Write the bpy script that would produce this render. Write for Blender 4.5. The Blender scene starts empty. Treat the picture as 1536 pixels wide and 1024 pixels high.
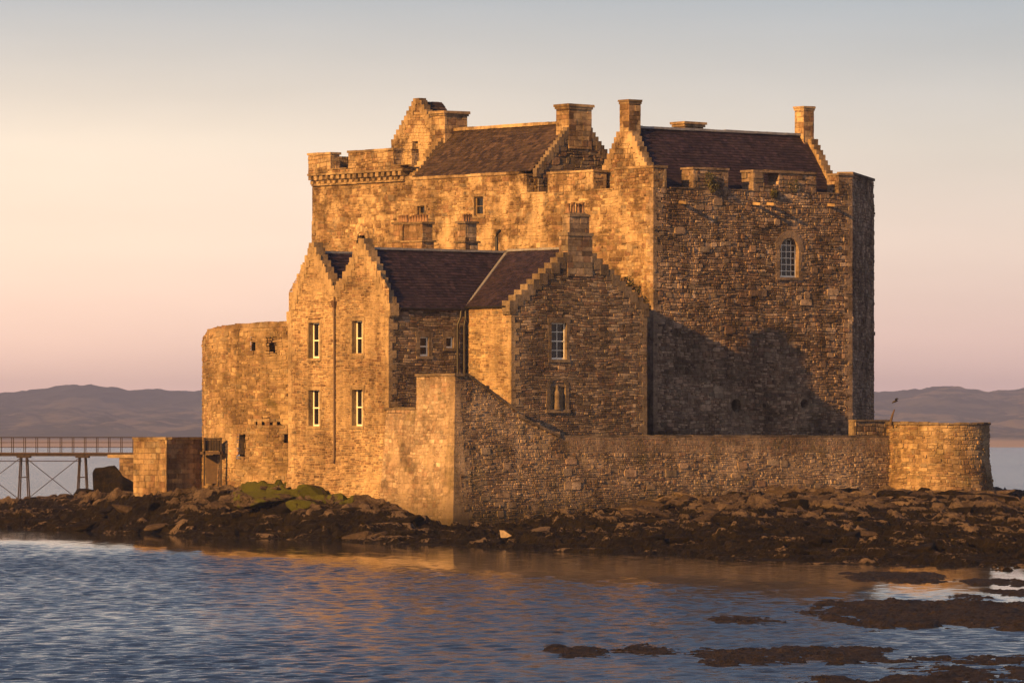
import bpy, bmesh, math, random
import numpy as np
from mathutils import Vector, Matrix
from mathutils.geometry import tessellate_polygon

# ------------------------------------------------------------------ camera, sky, sun
F, HZ, H, CXP = 8500.0, 662.0, 5.2, 768.0          # focal length (px of a 1536 wide frame), horizon row, eye height
scn = bpy.context.scene
cam = bpy.data.cameras.new('camera')
cam.sensor_width = 36.0
cam.lens = F / 1536.0 * 36.0
cam.shift_y = (HZ - 512.0) / 1536.0
cam.clip_start, cam.clip_end = 1.0, 30000.0
camo = bpy.data.objects.new('camera', cam)
scn.collection.objects.link(camo)
camo.location = (0, 0, H)
camo.rotation_euler = (math.radians(90), 0, 0)
scn.camera = camo

SUN_EL, SUN_AZ = math.radians(20.0), math.radians(51.3)
sx, sy = -math.cos(SUN_AZ), -math.sin(SUN_AZ)          # the sun stands behind the viewer's left shoulder
sl = bpy.data.lights.new('sun', 'SUN')
sl.energy, sl.angle, sl.color = 5.0, math.radians(0.5), (1.0, 0.475, 0.105)
so = bpy.data.objects.new('sun', sl)
scn.collection.objects.link(so)
so.rotation_euler = Vector((-sx*math.cos(SUN_EL), -sy*math.cos(SUN_EL), -math.sin(SUN_EL))).to_track_quat('-Z', 'Y').to_euler()

scn.view_settings.view_transform = 'Standard'
scn.view_settings.look = 'None'
scn.view_settings.exposure = 1.03
scn.view_settings.gamma = 1.0

world = bpy.data.worlds.new('World')
scn.world = world
world.use_nodes = True
wt = world.node_tree
wt.nodes.clear()
def WN(t, **k):
    n = wt.nodes.new(t)
    for a, b in k.items(): setattr(n, a, b)
    return n
def wl(a, b): wt.links.new(a, b)
w_out = WN('ShaderNodeOutputWorld')
sky = WN('ShaderNodeTexSky', sky_type='NISHITA', sun_disc=False)
sky.sun_elevation = SUN_EL
sky.sun_rotation = math.atan2(sx, sy)
bg1 = WN('ShaderNodeBackground'); bg1.inputs[1].default_value = 0.012
wl(sky.outputs[0], bg1.inputs[0])
tc = WN('ShaderNodeTexCoord'); sep = WN('ShaderNodeSeparateXYZ')
wl(tc.outputs['Generated'], sep.inputs[0])
def ramp_world(stops):
    r = WN('ShaderNodeValToRGB')
    el = r.color_ramp.elements
    while len(el) < len(stops): el.new(0.5)
    for e, (p, c) in zip(el, stops): e.position = p; e.color = (*c, 1)
    return r
sq = WN('ShaderNodeMath', operation='POWER'); mx0 = WN('ShaderNodeMath', operation='MAXIMUM'); mx0.inputs[1].default_value = 0.0
wl(sep.outputs[2], mx0.inputs[0]); wl(mx0.outputs[0], sq.inputs[0]); sq.inputs[1].default_value = 0.5
e_ = lambda deg: math.sin(math.radians(deg))**0.5
dome = [(e_(6.5), (.078,.088,.120)), (e_(10), (.034,.046,.086)), (e_(25), (.019,.033,.074)), (1.0, (.014,.022,.05))]
rl = ramp_world([(0.0, (.62,.37,.27)), (e_(0.5), (.71,.42,.33)), (e_(1.0), (.71,.45,.34)), (e_(2.0), (.655,.468,.352)), (e_(3.0), (.53,.42,.325)), (e_(4.6), (.215,.215,.23))] + dome)
rr = ramp_world([(0.0, (.50,.30,.27)), (e_(0.5), (.56,.345,.305)), (e_(1.0), (.52,.34,.29)), (e_(2.0), (.455,.345,.29)), (e_(3.0), (.37,.315,.275)), (e_(4.6), (.18,.192,.218))] + dome)
rs_ = ramp_world([(0.0, (.63,.43,.33)), (e_(4.0), (.58,.43,.34)), (e_(12), (.31,.265,.235)), (e_(30), (.13,.125,.13)), (1.0, (.014,.022,.05))])   # the bright sky round the low sun, behind the viewer
for r in (rl, rr, rs_): wl(sq.outputs[0], r.inputs[0])
az = WN('ShaderNodeMapRange'); az.inputs['From Min'].default_value = -0.11; az.inputs['From Max'].default_value = 0.10
az.interpolation_type = 'SMOOTHSTEP'
wl(sep.outputs[0], az.inputs['Value'])
mixw = WN('ShaderNodeMix', data_type='RGBA')
wl(az.outputs[0], mixw.inputs['Factor']); wl(rl.outputs[0], mixw.inputs['A']); wl(rr.outputs[0], mixw.inputs['B'])
bg2 = WN('ShaderNodeBackground'); bg2.inputs[1].default_value = 0.96
sb = WN('ShaderNodeMapRange', interpolation_type='SMOOTHSTEP'); sb.inputs['From Min'].default_value = .25; sb.inputs['From Max'].default_value = -.5
wl(sep.outputs[1], sb.inputs['Value'])
mixs = WN('ShaderNodeMix', data_type='RGBA'); wl(sb.outputs[0], mixs.inputs['Factor']); wl(mixw.outputs['Result'], mixs.inputs['A']); wl(rs_.outputs[0], mixs.inputs['B'])
wn = WN('ShaderNodeTexNoise'); wm = WN('ShaderNodeMapping'); wm.inputs['Scale'].default_value = (1, 1, 5); wl(tc.outputs['Generated'], wm.inputs[0]); wl(wm.outputs[0], wn.inputs[0])
wn.inputs['Scale'].default_value = 14; wn.inputs['Detail'].default_value = 4
wr = WN('ShaderNodeMapRange'); wr.inputs['From Min'].default_value = .3; wr.inputs['From Max'].default_value = .7; wr.inputs['To Min'].default_value = .955; wr.inputs['To Max'].default_value = 1.04; wl(wn.outputs[0], wr.inputs['Value'])
wv = WN('ShaderNodeVectorMath', operation='SCALE'); wl(mixs.outputs['Result'], wv.inputs[0]); wl(wr.outputs[0], wv.inputs['Scale'])     # faint uneven veil in the sky
wl(wv.outputs[0], bg2.inputs[0])
adds = WN('ShaderNodeAddShader'); wl(bg1.outputs[0], adds.inputs[0]); wl(bg2.outputs[0], adds.inputs[1])
wl(adds.outputs[0], w_out.inputs['Surface'])

scn.cycles.max_bounces = 6
scn.cycles.diffuse_bounces = 3
scn.cycles.glossy_bounces = 3
scn.cycles.volume_bounces = 0
scn.cycles.use_denoising = True
scn.cycles.use_adaptive_sampling = True

# ------------------------------------------------------------------ the site plan: u runs along the left-hand faces (away, left), v along the right-hand faces (away, right)
AL = math.radians(50)
AX = (-math.cos(AL), math.sin(AL)); BX = (math.sin(AL), math.cos(AL))
C0 = ((980-CXP)/F*327.0, 327.0)
def P(u, v): return (C0[0]+u*AX[0]+v*BX[0], C0[1]+u*AX[1]+v*BX[1])
def U(px, v):
    k = (px-CXP)/F
    return (k*(C0[1]+v*BX[1]) - C0[0]-v*BX[0]) / (AX[0]-k*AX[1])
def V(px, u):
    k = (px-CXP)/F
    return (k*(C0[1]+u*AX[1]) - C0[0]-u*AX[0]) / (BX[0]-k*BX[1])
def Z(py, u, v): return H + (HZ-py)/F*P(u, v)[1]
def ZY(py, Y): return H + (HZ-py)/F*Y
def XY(px, Y): return ((px-CXP)/F*Y, Y)

# ------------------------------------------------------------------ mesh helpers
R = random.Random(7)
class MB:
    def __init__(s): s.v, s.f, s.t = [], [], []
    def add(s, vs, fs, tone):
        o = len(s.v); s.v.extend(vs)
        for f in fs: s.f.append(tuple(i+o for i in f)); s.t.append(tone)
HEX = ((0,3,2,1), (4,5,6,7), (0,1,5,4), (1,2,6,5), (2,3,7,6), (3,0,4,7))
def tone_dressed(): return (R.random(), 1.0, R.random())
def hexa(mb, bot, top, tone, jit=0.0):
    vs = [(p[0]+R.uniform(-jit,jit), p[1]+R.uniform(-jit,jit), p[2]+R.uniform(-jit,jit)) for p in list(bot)+list(top)]
    mb.add(vs, HEX, tone)
def box(mb, u0, u1, v0, v1, z0, z1, tone=None, jit=0.0):
    u0, u1 = min(u0,u1), max(u0,u1); v0, v1 = min(v0,v1), max(v0,v1)
    q = [P(u0,v0), P(u0,v1), P(u1,v1), P(u1,v0)]
    hexa(mb, [(*p, z0) for p in q], [(*p, z1) for p in q], tone or tone_dressed(), jit)
def slabs(mb, u0, u1, v0, v1, z0, z1, step=0.9, jit=.012):
    """a run of coping stones laid along the longer side"""
    alongu = abs(u1-u0) > abs(v1-v0)
    L = abs(u1-u0) if alongu else abs(v1-v0)
    n = max(1, int(L/step)); u0, u1 = min(u0,u1), max(u0,u1); v0, v1 = min(v0,v1), max(v0,v1)
    for i in range(n):
        a, b = i/n, (i+1)/n
        if alongu: box(mb, u0+(u1-u0)*a+.004, u0+(u1-u0)*b-.004, v0, v1, z0, z1+R.uniform(-.012,.012), None, jit)
        else: box(mb, u0, u1, v0+(v1-v0)*a+.004, v0+(v1-v0)*b-.004, z0, z1+R.uniform(-.012,.012), None, jit)
def tube(mb, pts, r, n=8, tone=(.5,.5,.5), cap=True):
    pts = [Vector(p) for p in pts]; rings = []
    rs = r if isinstance(r, (list, tuple)) else [r]*len(pts)
    for i, p in enumerate(pts):
        d = (pts[min(i+1,len(pts)-1)]-pts[max(i-1,0)]).normalized()
        a = d.cross(Vector((0,0,1)) if abs(d.z) < .9 else Vector((1,0,0))).normalized(); b = d.cross(a)
        rings.append([tuple(p+a*math.cos(k*2*math.pi/n)*rs[i]+b*math.sin(k*2*math.pi/n)*rs[i]) for k in range(n)])
    vs = [q for rg in rings for q in rg]; fs = []
    for i in range(len(pts)-1):
        for k in range(n):
            fs.append((i*n+k, i*n+(k+1)%n, (i+1)*n+(k+1)%n, (i+1)*n+k))
    if cap: fs.append(tuple(range(n))); fs.append(tuple(range((len(pts)-1)*n+n-1, (len(pts)-1)*n-1, -1)))
    mb.add(vs, fs, tone)

def link(name, data): 
    o = bpy.data.objects.new(name, data); scn.collection.objects.link(o); return o
def thing(name, label, cat, loc, group=None):
    o = link(name, None); o.empty_display_size = .3; o.location = loc
    o['label'] = label; o['category'] = cat
    if group: o['group'] = group
    return o
def tag(o, label, cat, group=None):
    o['label'] = label; o['category'] = cat
    if group: o['group'] = group
    return o
def obj(name, mb, mat, parent=None, smooth=False, label=None):
    me = bpy.data.meshes.new(name)
    me.from_pydata(mb.v, [], mb.f)
    at = me.attributes.new('st', 'FLOAT_COLOR', 'FACE')
    at.data.foreach_set('color', np.array([(t[0],t[1],t[2],1.0) for t in mb.t], dtype=np.float32).ravel())
    if smooth: me.polygons.foreach_set('use_smooth', [True]*len(mb.f))
    me.materials.append(mat); me.update()
    o = link(name, me)
    if parent:
        o.parent = parent
        if parent.type == 'EMPTY': o.matrix_parent_inverse = Matrix.Translation(-Vector(parent.location))
    if label: o['label'] = label
    return o

# ------------------------------------------------------------------ masonry
def clip(poly, a, b):
    """keep what lies left of the line a->b"""
    out = []; dx, dy = b[0]-a[0], b[1]-a[1]
    def side(p): return dx*(p[1]-a[1]) - dy*(p[0]-a[0])
    for i in range(len(poly)):
        p, q = poly[i], poly[(i+1) % len(poly)]; sp, sq_ = side(p), side(q)
        if sp >= 0: out.append(p)
        if (sp > 0 and sq_ < 0) or (sp < 0 and sq_ > 0):
            t = sp/(sp-sq_); out.append((p[0]+(q[0]-p[0])*t, p[1]+(q[1]-p[1])*t))
    return out
def layout(s0, s1, z0, z1, mode, sc=1.0):
    """rectangles (s0,s1,z0,z1) of a random masonry bond"""
    if sc != 1.0: return [tuple(x*sc for x in q) for q in layout(s0/sc, s1/sc, z0/sc, z1/sc, mode)]
    out = []; z = z0 - R.uniform(0,.2)
    while z < z1:
        if mode == 'rubble': h = R.choice((.22,.28,.34,.42,.5))*R.uniform(.9,1.1)
        elif mode == 'coursed': h = R.choice((.11,.13,.16,.2,.24))
        elif mode == 'small': h = R.choice((.16,.2,.25,.3))
        else: h = R.choice((.26,.32,.36))
        s = s0 - R.uniform(0,.5)
        while s < s1:
            if mode == 'rubble':
                w = R.uniform(.35,1.15)*(1 if h < .4 else .9)
                k = R.random()
                if h > .3 and k < .5:                       # pinned with small thin stones
                    m = R.uniform(.35,.65); 
                    for za, zb in ((z, z+h*m), (z+h*m, z+h)):
                        n = R.choice((1,2,2,3)); cuts = [0]+sorted(R.uniform(.15,.85) for _ in range(n-1))+[1]
                        for i in range(n):
                            if cuts[i+1]-cuts[i] > .08: out.append((s+w*cuts[i], s+w*cuts[i+1], za, zb))
                elif k < .62:
                    m = R.uniform(.3,.7); out.append((s, s+w*m, z, z+h)); out.append((s+w*m, s+w, z, z+h))
                else: out.append((s, s+w, z, z+h))
            elif mode == 'coursed':
                w = R.uniform(.16,.62)
                if h > .19 and R.random() < .5:
                    out.append((s, s+w, z, z+h*.5)); out.append((s, s+w, z+h*.5, z+h))
                else: out.append((s, s+w, z, z+h))
            elif mode == 'small':
                w = R.uniform(.18,.5); out.append((s, s+w, z, z+h))
            else: w = R.uniform(.35,.85); out.append((s, s+w, z, z+h))
            s += w
        z += h
    return out
class Frame:
    """a flat wall from p0 to p1 (left to right seen from outside); batter = outward lean below zb"""
    def __init__(f, p0, p1, zb=None, batter=0.0):
        f.p0 = p0; f.L = math.hypot(p1[0]-p0[0], p1[1]-p0[1]); f.d = ((p1[0]-p0[0])/f.L, (p1[1]-p0[1])/f.L)
        f.n = (f.d[1], -f.d[0]); f.zb, f.k = zb, batter
    def __call__(f, s, z, d):
        if f.zb is not None and z < f.zb: d += (f.zb-z)*f.k
        return (f.p0[0]+f.d[0]*s+f.n[0]*d, f.p0[1]+f.d[1]*s+f.n[1]*d, z)
class Drum:
    """a round wall; s is the arc length at radius r from angle a0, growing anticlockwise seen from above"""
    def __init__(f, c, r, a0, zb=None, batter=0.0): f.c, f.r, f.a0, f.zb, f.k = c, r, a0, zb, batter
    def __call__(f, s, z, d):
        if f.zb is not None and z < f.zb: d += (f.zb-z)*f.k
        a = f.a0 + s/f.r; r = f.r + d
        return (f.c[0]+math.cos(a)*r, f.c[1]+math.sin(a)*r, z)
PAR = {'rubble': (.035,.02,.012), 'coursed': (.026,.014,.014), 'small': (.03,.016,.01), 'ashlar': (.014,.01,.006)}
def masonry(mb, fr, poly, mode='rubble', holes=(), zmin=None, back=True, bd=.035, sc=1.0, rev=.35, bands=(), proud=1.0, hm=0.0, tb=(0.,1.)):
    """poly: list of convex (s,z) outlines whose union is the wall; holes: (s0,s1,z0,z1)"""
    polys = poly if isinstance(poly[0][0], (tuple, list)) else [poly]
    S = [p[0] for q in polys for p in q]; ZZ = [p[1] for q in polys for p in q]
    s0, s1, z0, z1 = min(S), max(S), min(ZZ), max(ZZ)
    pr, ch, gap = PAR[mode]; ph = R.uniform(0,6)
    def wob(s, z): return (s+.025*math.sin(z*2.3+s*.7+ph), z+.05*math.sin(s*.9+ph)+.028*math.sin(s*2.7+z*1.3+ph)) if mode != 'ashlar' else (s, z)
    for (a, b, c, e) in layout(s0, s1, max(z0, zmin) if zmin is not None else z0, z1, mode, sc):
        drop = False
        for (h0, h1, k0, k1) in holes:
            h0, h1, k0, k1 = h0-hm, h1+hm, k0-hm, k1+hm
            if a < h1 and b > h0 and c < k1 and e > k0:
                o = sorted(((h0-a)*(e-c), (b-h1)*(e-c), (k0-c)*(b-a), (e-k1)*(b-a)))[-1]
                if o < .012: drop = True; break
                if o == (h0-a)*(e-c): b = h0
                elif o == (b-h1)*(e-c): a = h1
                elif o == (k0-c)*(b-a): e = k0
                else: c = k1
        if drop or b-a < .04 or e-c < .04: continue
        w, h = b-a, e-c
        if mode in ('rubble', 'small', 'coursed') :
            m = .26 if mode == 'rubble' else .16
            r = lambda: R.uniform(.02, m)
            q = [(a+w*r(), c), (b-w*r(), c), (b, c+h*r()), (b, e-h*r()), (b-w*r(), e), (a+w*r(), e), (a, e-h*r()), (a, c+h*r())]
        else: q = [(a, c), (b, c), (b, e), (a, e)]
        q = [wob(*p) for p in q]
        d = R.uniform(-.4,1)*pr*proud
        if mode == 'rubble' and R.random() < .06: d += .04*proud
        if mode == 'rubble' and R.random() < .05: d = -.045
        tone = (tb[0]+(tb[1]-tb[0])*R.random(), 0.5, R.random())
        for pl in polys:
            t = q
            for i in range(len(pl)):
                t = clip(t, pl[i], pl[(i+1) % len(pl)])
                if len(t) < 3: break
            if len(t) < 3: continue
            cs = sum(p[0] for p in t)/len(t); cz = sum(p[1] for p in t)/len(t)
            hs = max(abs(p[0]-cs) for p in t); hz = max(abs(p[1]-cz) for p in t)
            if hs < .02 or hz < .02: continue
            def ring(am, dd, jd):
                fs_, fz_ = max(.15, 1-am/hs), max(.15, 1-am/hz)
                return [fr(cs+(p[0]-cs)*fs_, cz+(p[1]-cz)*fz_, dd+R.uniform(-jd,jd)) for p in t]
            n = len(t)
            vs = ring(gap, -.07, 0)+ring(gap+ch*.25, d-ch*.9, .004)+ring(gap+ch*1.3, d, pr*.3)
            fs = [(i, (i+1)%n, n+(i+1)%n, n+i) for i in range(n)]+[(n+i, n+(i+1)%n, 2*n+(i+1)%n, 2*n+i) for i in range(n)]+[tuple(range(2*n, 3*n))]
            mb.add(vs, fs, tone)
    if back:
        for pl in polys:
            cuts = [[(h0,k0),(h0,k1),(h1,k1),(h1,k0)] for (h0,h1,k0,k1) in holes if len(polys) == 1 or (min(p[0] for p in pl) < h0 and max(p[0] for p in pl) > h1 and min(p[1] for p in pl) < k0 and max(p[1] for p in pl) > k1)]
            if isinstance(fr, Drum) or fr.zb is not None: continue
            loops = [[Vector((p[0],p[1],0)) for p in pl]]+[[Vector((p[0],p[1],0)) for p in c] for c in cuts]
            tri = tessellate_polygon(loops); flat = [p for l in loops for p in l]
            vs = [fr(p.x, p.y, -bd) for p in flat]
            fs = []
            for t in tri:
                a, b, c = (flat[i] for i in t)
                fs.append(t if (b-a).cross(c-a).z > 0 else (t[0], t[2], t[1]))
            mb.add(vs, fs, (.5, 0., .5))
        if isinstance(fr, Drum) or fr.zb is not None:
            ns = max(2, int((s1-s0)/.35)); nz = max(2, int((z1-z0)/.5))
            vs = [fr(s0+(s1-s0)*i/ns, z0+(z1-z0)*j/nz, -bd) for j in range(nz+1) for i in range(ns+1)]
            fs = []
            for j in range(nz):
                for i in range(ns):
                    a, c = s0+(s1-s0)*(i+.5)/ns, z0+(z1-z0)*(j+.5)/nz
                    if any(h0-.1 < a < h1+.1 and k0-.1 < c < k1+.1 for (h0,h1,k0,k1) in holes): continue
                    if len(polys) > 1 or len(polys[0]) > 4:
                        ok = False
                        for pl in polys:
                            if all((pl[(m+1)%len(pl)][0]-pl[m][0])*(c-pl[m][1])-(pl[(m+1)%len(pl)][1]-pl[m][1])*(a-pl[m][0]) >= -.05 for m in range(len(pl))): ok = True
                        if not ok: continue
                    k = j*(ns+1)+i; fs.append((k, k+1, k+ns+2, k+ns+1))
            mb.add(vs, fs, (.5, 0., .5))
        for (h0, h1, k0, k1) in holes:                       # reveals, and an added near-black plate for the unlit depth of the opening
            q = [(h0,k0),(h1,k0),(h1,k1),(h0,k1)]
            if hm == 0:
                mm = .06 if not isinstance(fr, Drum) else .0
            vs = [fr(*p, -.0 if isinstance(fr, Drum) else -.03) for p in q]+[fr(*p, -rev) for p in q]
            mb.add(vs, [(0,4,5,1), (1,5,6,2), (2,6,7,3), (3,7,4,0)], (R.random()*.4, 1., .5))
            ex = .45 if isinstance(fr, Drum) else 0.; q = [(h0-ex,k0-ex),(h1+ex,k0-ex),(h1+ex,k1+ex),(h0-ex,k1+ex)]
            mb.add([fr(*p, -rev-.002) for p in q], [(0,1,2,3)], (0., .25, 0.))
def big_stones(mb, fr, n, s0, s1, z0, z1, holes=(), d=.03, lo=.35):
    """odd large blocks built into the rubble"""
    for _ in range(n):
        w, h = R.uniform(.4,1.0), R.uniform(.24,.46); a, c = R.uniform(s0, s1-w), R.uniform(z0, z1-h)
        if any(a < q[1]+.5 and a+w > q[0]-.5 and c < q[3]+.7 and c+h > q[2]-.4 for q in holes): continue
        r = lambda: R.uniform(.03,.2)
        t = [(a+w*r(), c), (a+w-w*r(), c), (a+w, c+h*r()), (a+w, c+h-h*r()), (a+w-w*r(), c+h), (a+w*r(), c+h), (a, c+h-h*r()), (a, c+h*r())]
        cs, cz = a+w/2, c+h/2; dd = d+R.uniform(0,.02)
        ring = lambda k, e: [fr(cs+(p[0]-cs)*k, cz+(p[1]-cz)*k, e+R.uniform(-.006,.006)) for p in t]
        vs = ring(1, -.06)+ring(.99, dd-.02)+ring(.93, dd)
        mb.add(vs, [(i, (i+1)%8, 8+(i+1)%8, 8+i) for i in range(8)]+[(8+i, 8+(i+1)%8, 16+(i+1)%8, 16+i) for i in range(8)]+[tuple(range(16,24))], (R.uniform(lo,1.), .5, R.random()))
def stone_block(mb, u0, u1, v0, v1, z0, z1, mode='ashlar', cap=True, sides='LRBN', tb=(0.,1.)):
    """an upright block with stones on its faces: L faces the left front, R the right front"""
    u0, u1 = min(u0,u1), max(u0,u1); v0, v1 = min(v0,v1), max(v0,v1)
    fr = {'L': (P(u1,v0), P(u0,v0)), 'R': (P(u0,v0), P(u0,v1)), 'B': (P(u0,v1), P(u1,v1)), 'N': (P(u1,v1), P(u1,v0))}
    for k in sides:
        f = Frame(*fr[k]); masonry(mb, f, [(0,z0),(f.L,z0),(f.L,z1),(0,z1)], mode, tb=tb)
    if cap:
        q = [P(u0,v0), P(u0,v1), P(u1,v1), P(u1,v0)]
        mb.add([(*p, z1-.01) for p in q], [(0,1,2,3)], (.4, 1., .5))
def quoins(mb, u, v, du, dv, z0, z1, proud=.02):
    """corner stones, long and short in turn; du and dv point into the building"""
    z, k = z0, 0
    while z < z1-.12:
        h = min(R.uniform(.28,.42), z1-z)
        a, b = (.62, .3) if k % 2 else (.3, .62)
        a *= R.uniform(.8,1.15); b *= R.uniform(.8,1.15)
        box(mb, u-du*proud, u+du*a, v-dv*proud, v+dv*b, z+.006, z+h-.006, (R.uniform(.45,1), 1., R.random()), .007)
        z += h; k += 1
def crow_steps(mb, fr, s0, z0, s1, z1, n, thick, over=.05, d0=.04):
    """stepped copings climbing from (s0,z0) to (s1,z1) on frame fr"""
    ds, dz = (s1-s0)/n, (z1-z0)/n
    for i in range(n):
        a, b = s0+ds*i - math.copysign(over, ds), s0+ds*(i+1)+math.copysign(.12, ds)
        lo, hi = min(a,b), max(a,b); za, zb = z0+dz*i-.28, z0+dz*(i+1)*1.0+R.uniform(-.02,.02)+.03
        bot = [fr(lo,za,d0), fr(hi,za,d0), fr(hi,za,-thick), fr(lo,za,-thick)]
        top = [fr(lo,zb,d0), fr(hi,zb,d0), fr(hi,zb,-thick), fr(lo,zb,-thick)]
        hexa(mb, bot, top, (R.uniform(.3,.95), 1., R.random()), .018)
def slates(mb, e0, e1, r0, r1, row=.2, w=.28, tb=(0,1)):
    """a slated slope: eave e0->e1 (left to right seen from outside), ridge r0->r1 (3-D points)"""
    e0, e1, r0, r1 = map(Vector, (e0, e1, r0, r1))
    n = ((e1-e0).cross(r0-e0)).normalized()
    L = max((e1-e0).length, (r1-r0).length); Hs = ((r0+r1)/2-(e0+e1)/2).length
    nr = int(Hs/row)
    def pt(s, t, d): 
        lo = e0.lerp(e1, s); hi = r0.lerp(r1, s); return tuple(lo.lerp(hi, t)+n*d)
    mb.add([pt(0,0,-.01), pt(1,0,-.01), pt(1,1,-.01), pt(0,1,-.01)], [(0,1,2,3)], (.2,.5,.5))
    ph = R.uniform(0,6)
    for j in range(nr):
        t0, t1 = j/nr, min(1, (j+1.25)/nr)
        ll = (e0.lerp(r0,t0)-e1.lerp(r1,t0)).length
        s = -R.random()*w
        while s < ll:
            ww = w*R.uniform(.75,1.25); a, b = max(0, s)/ll, min(ll, s+ww-.008)/ll
            if b > a:
                d = .012+R.uniform(0,.01); lo = R.uniform(-.02,.02)/Hs
                tn = (tb[0]+(tb[1]-tb[0])*R.random(), .5, R.random())
                sag = .02*math.sin(a*9+ph)+.015*math.sin(t0*7+ph)
                mb.add([pt(a,t0+lo,d+.016+sag), pt(b,t0+lo,d+.016+R.uniform(-.004,.004)+sag), pt(b,t1,.004+sag), pt(a,t1,.004+sag), pt(a,t0+lo,-.01), pt(b,t0+lo,-.01)],
                       [(0,1,2,3), (4,5,1,0)], tn)
            s += ww
# ------------------------------------------------------------------ materials
def mat(name):
    m = bpy.data.materials.new(name); m.use_nodes = True; nt = m.node_tree; nt.nodes.clear()
    o = nt.nodes.new('ShaderNodeOutputMaterial'); p = nt.nodes.new('ShaderNodeBsdfPrincipled')
    nt.links.new(p.outputs[0], o.inputs[0])
    return m, nt, p
def nn(nt, t, ins=None, **k):
    n = nt.nodes.new(t)
    for a, b in k.items(): setattr(n, a, b)
    for a, b in (ins or {}).items():
        if hasattr(b, 'is_linked') or isinstance(b, bpy.types.NodeSocket): nt.links.new(b, n.inputs[a])
        else: n.inputs[a].default_value = b
    return n
def ramp(nt, src, stops):
    r = nt.nodes.new('ShaderNodeValToRGB'); el = r.color_ramp.elements
    while len(el) < len(stops): el.new(.5)
    for e, (p, c) in zip(el, stops): e.position = p; e.color = (*c, 1) if len(c) == 3 else c
    nt.links.new(src, r.inputs[0]); return r.outputs[0]
def g(v): return (v, v, v)
def mixc(nt, f, a, b, blend='MIX'):
    m = nt.nodes.new('ShaderNodeMix'); m.data_type = 'RGBA'; m.blend_type = blend
    for k, x in (('Factor', f), ('A', a), ('B', b)):
        if isinstance(x, bpy.types.NodeSocket): nt.links.new(x, m.inputs[k])
        elif k == 'Factor': m.inputs[0].default_value = x
        else: m.inputs[k].default_value = (*x, 1)
    return m.outputs['Result']
def noise(nt, co, scale, detail=4, rough=.55, sc=None):
    if sc: co = nn(nt, 'ShaderNodeMapping', {'Vector': co, 'Scale': sc}).outputs[0]
    return nn(nt, 'ShaderNodeTexNoise', {'Vector': co, 'Scale': scale, 'Detail': detail, 'Roughness': rough}).outputs['Fac']
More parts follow.
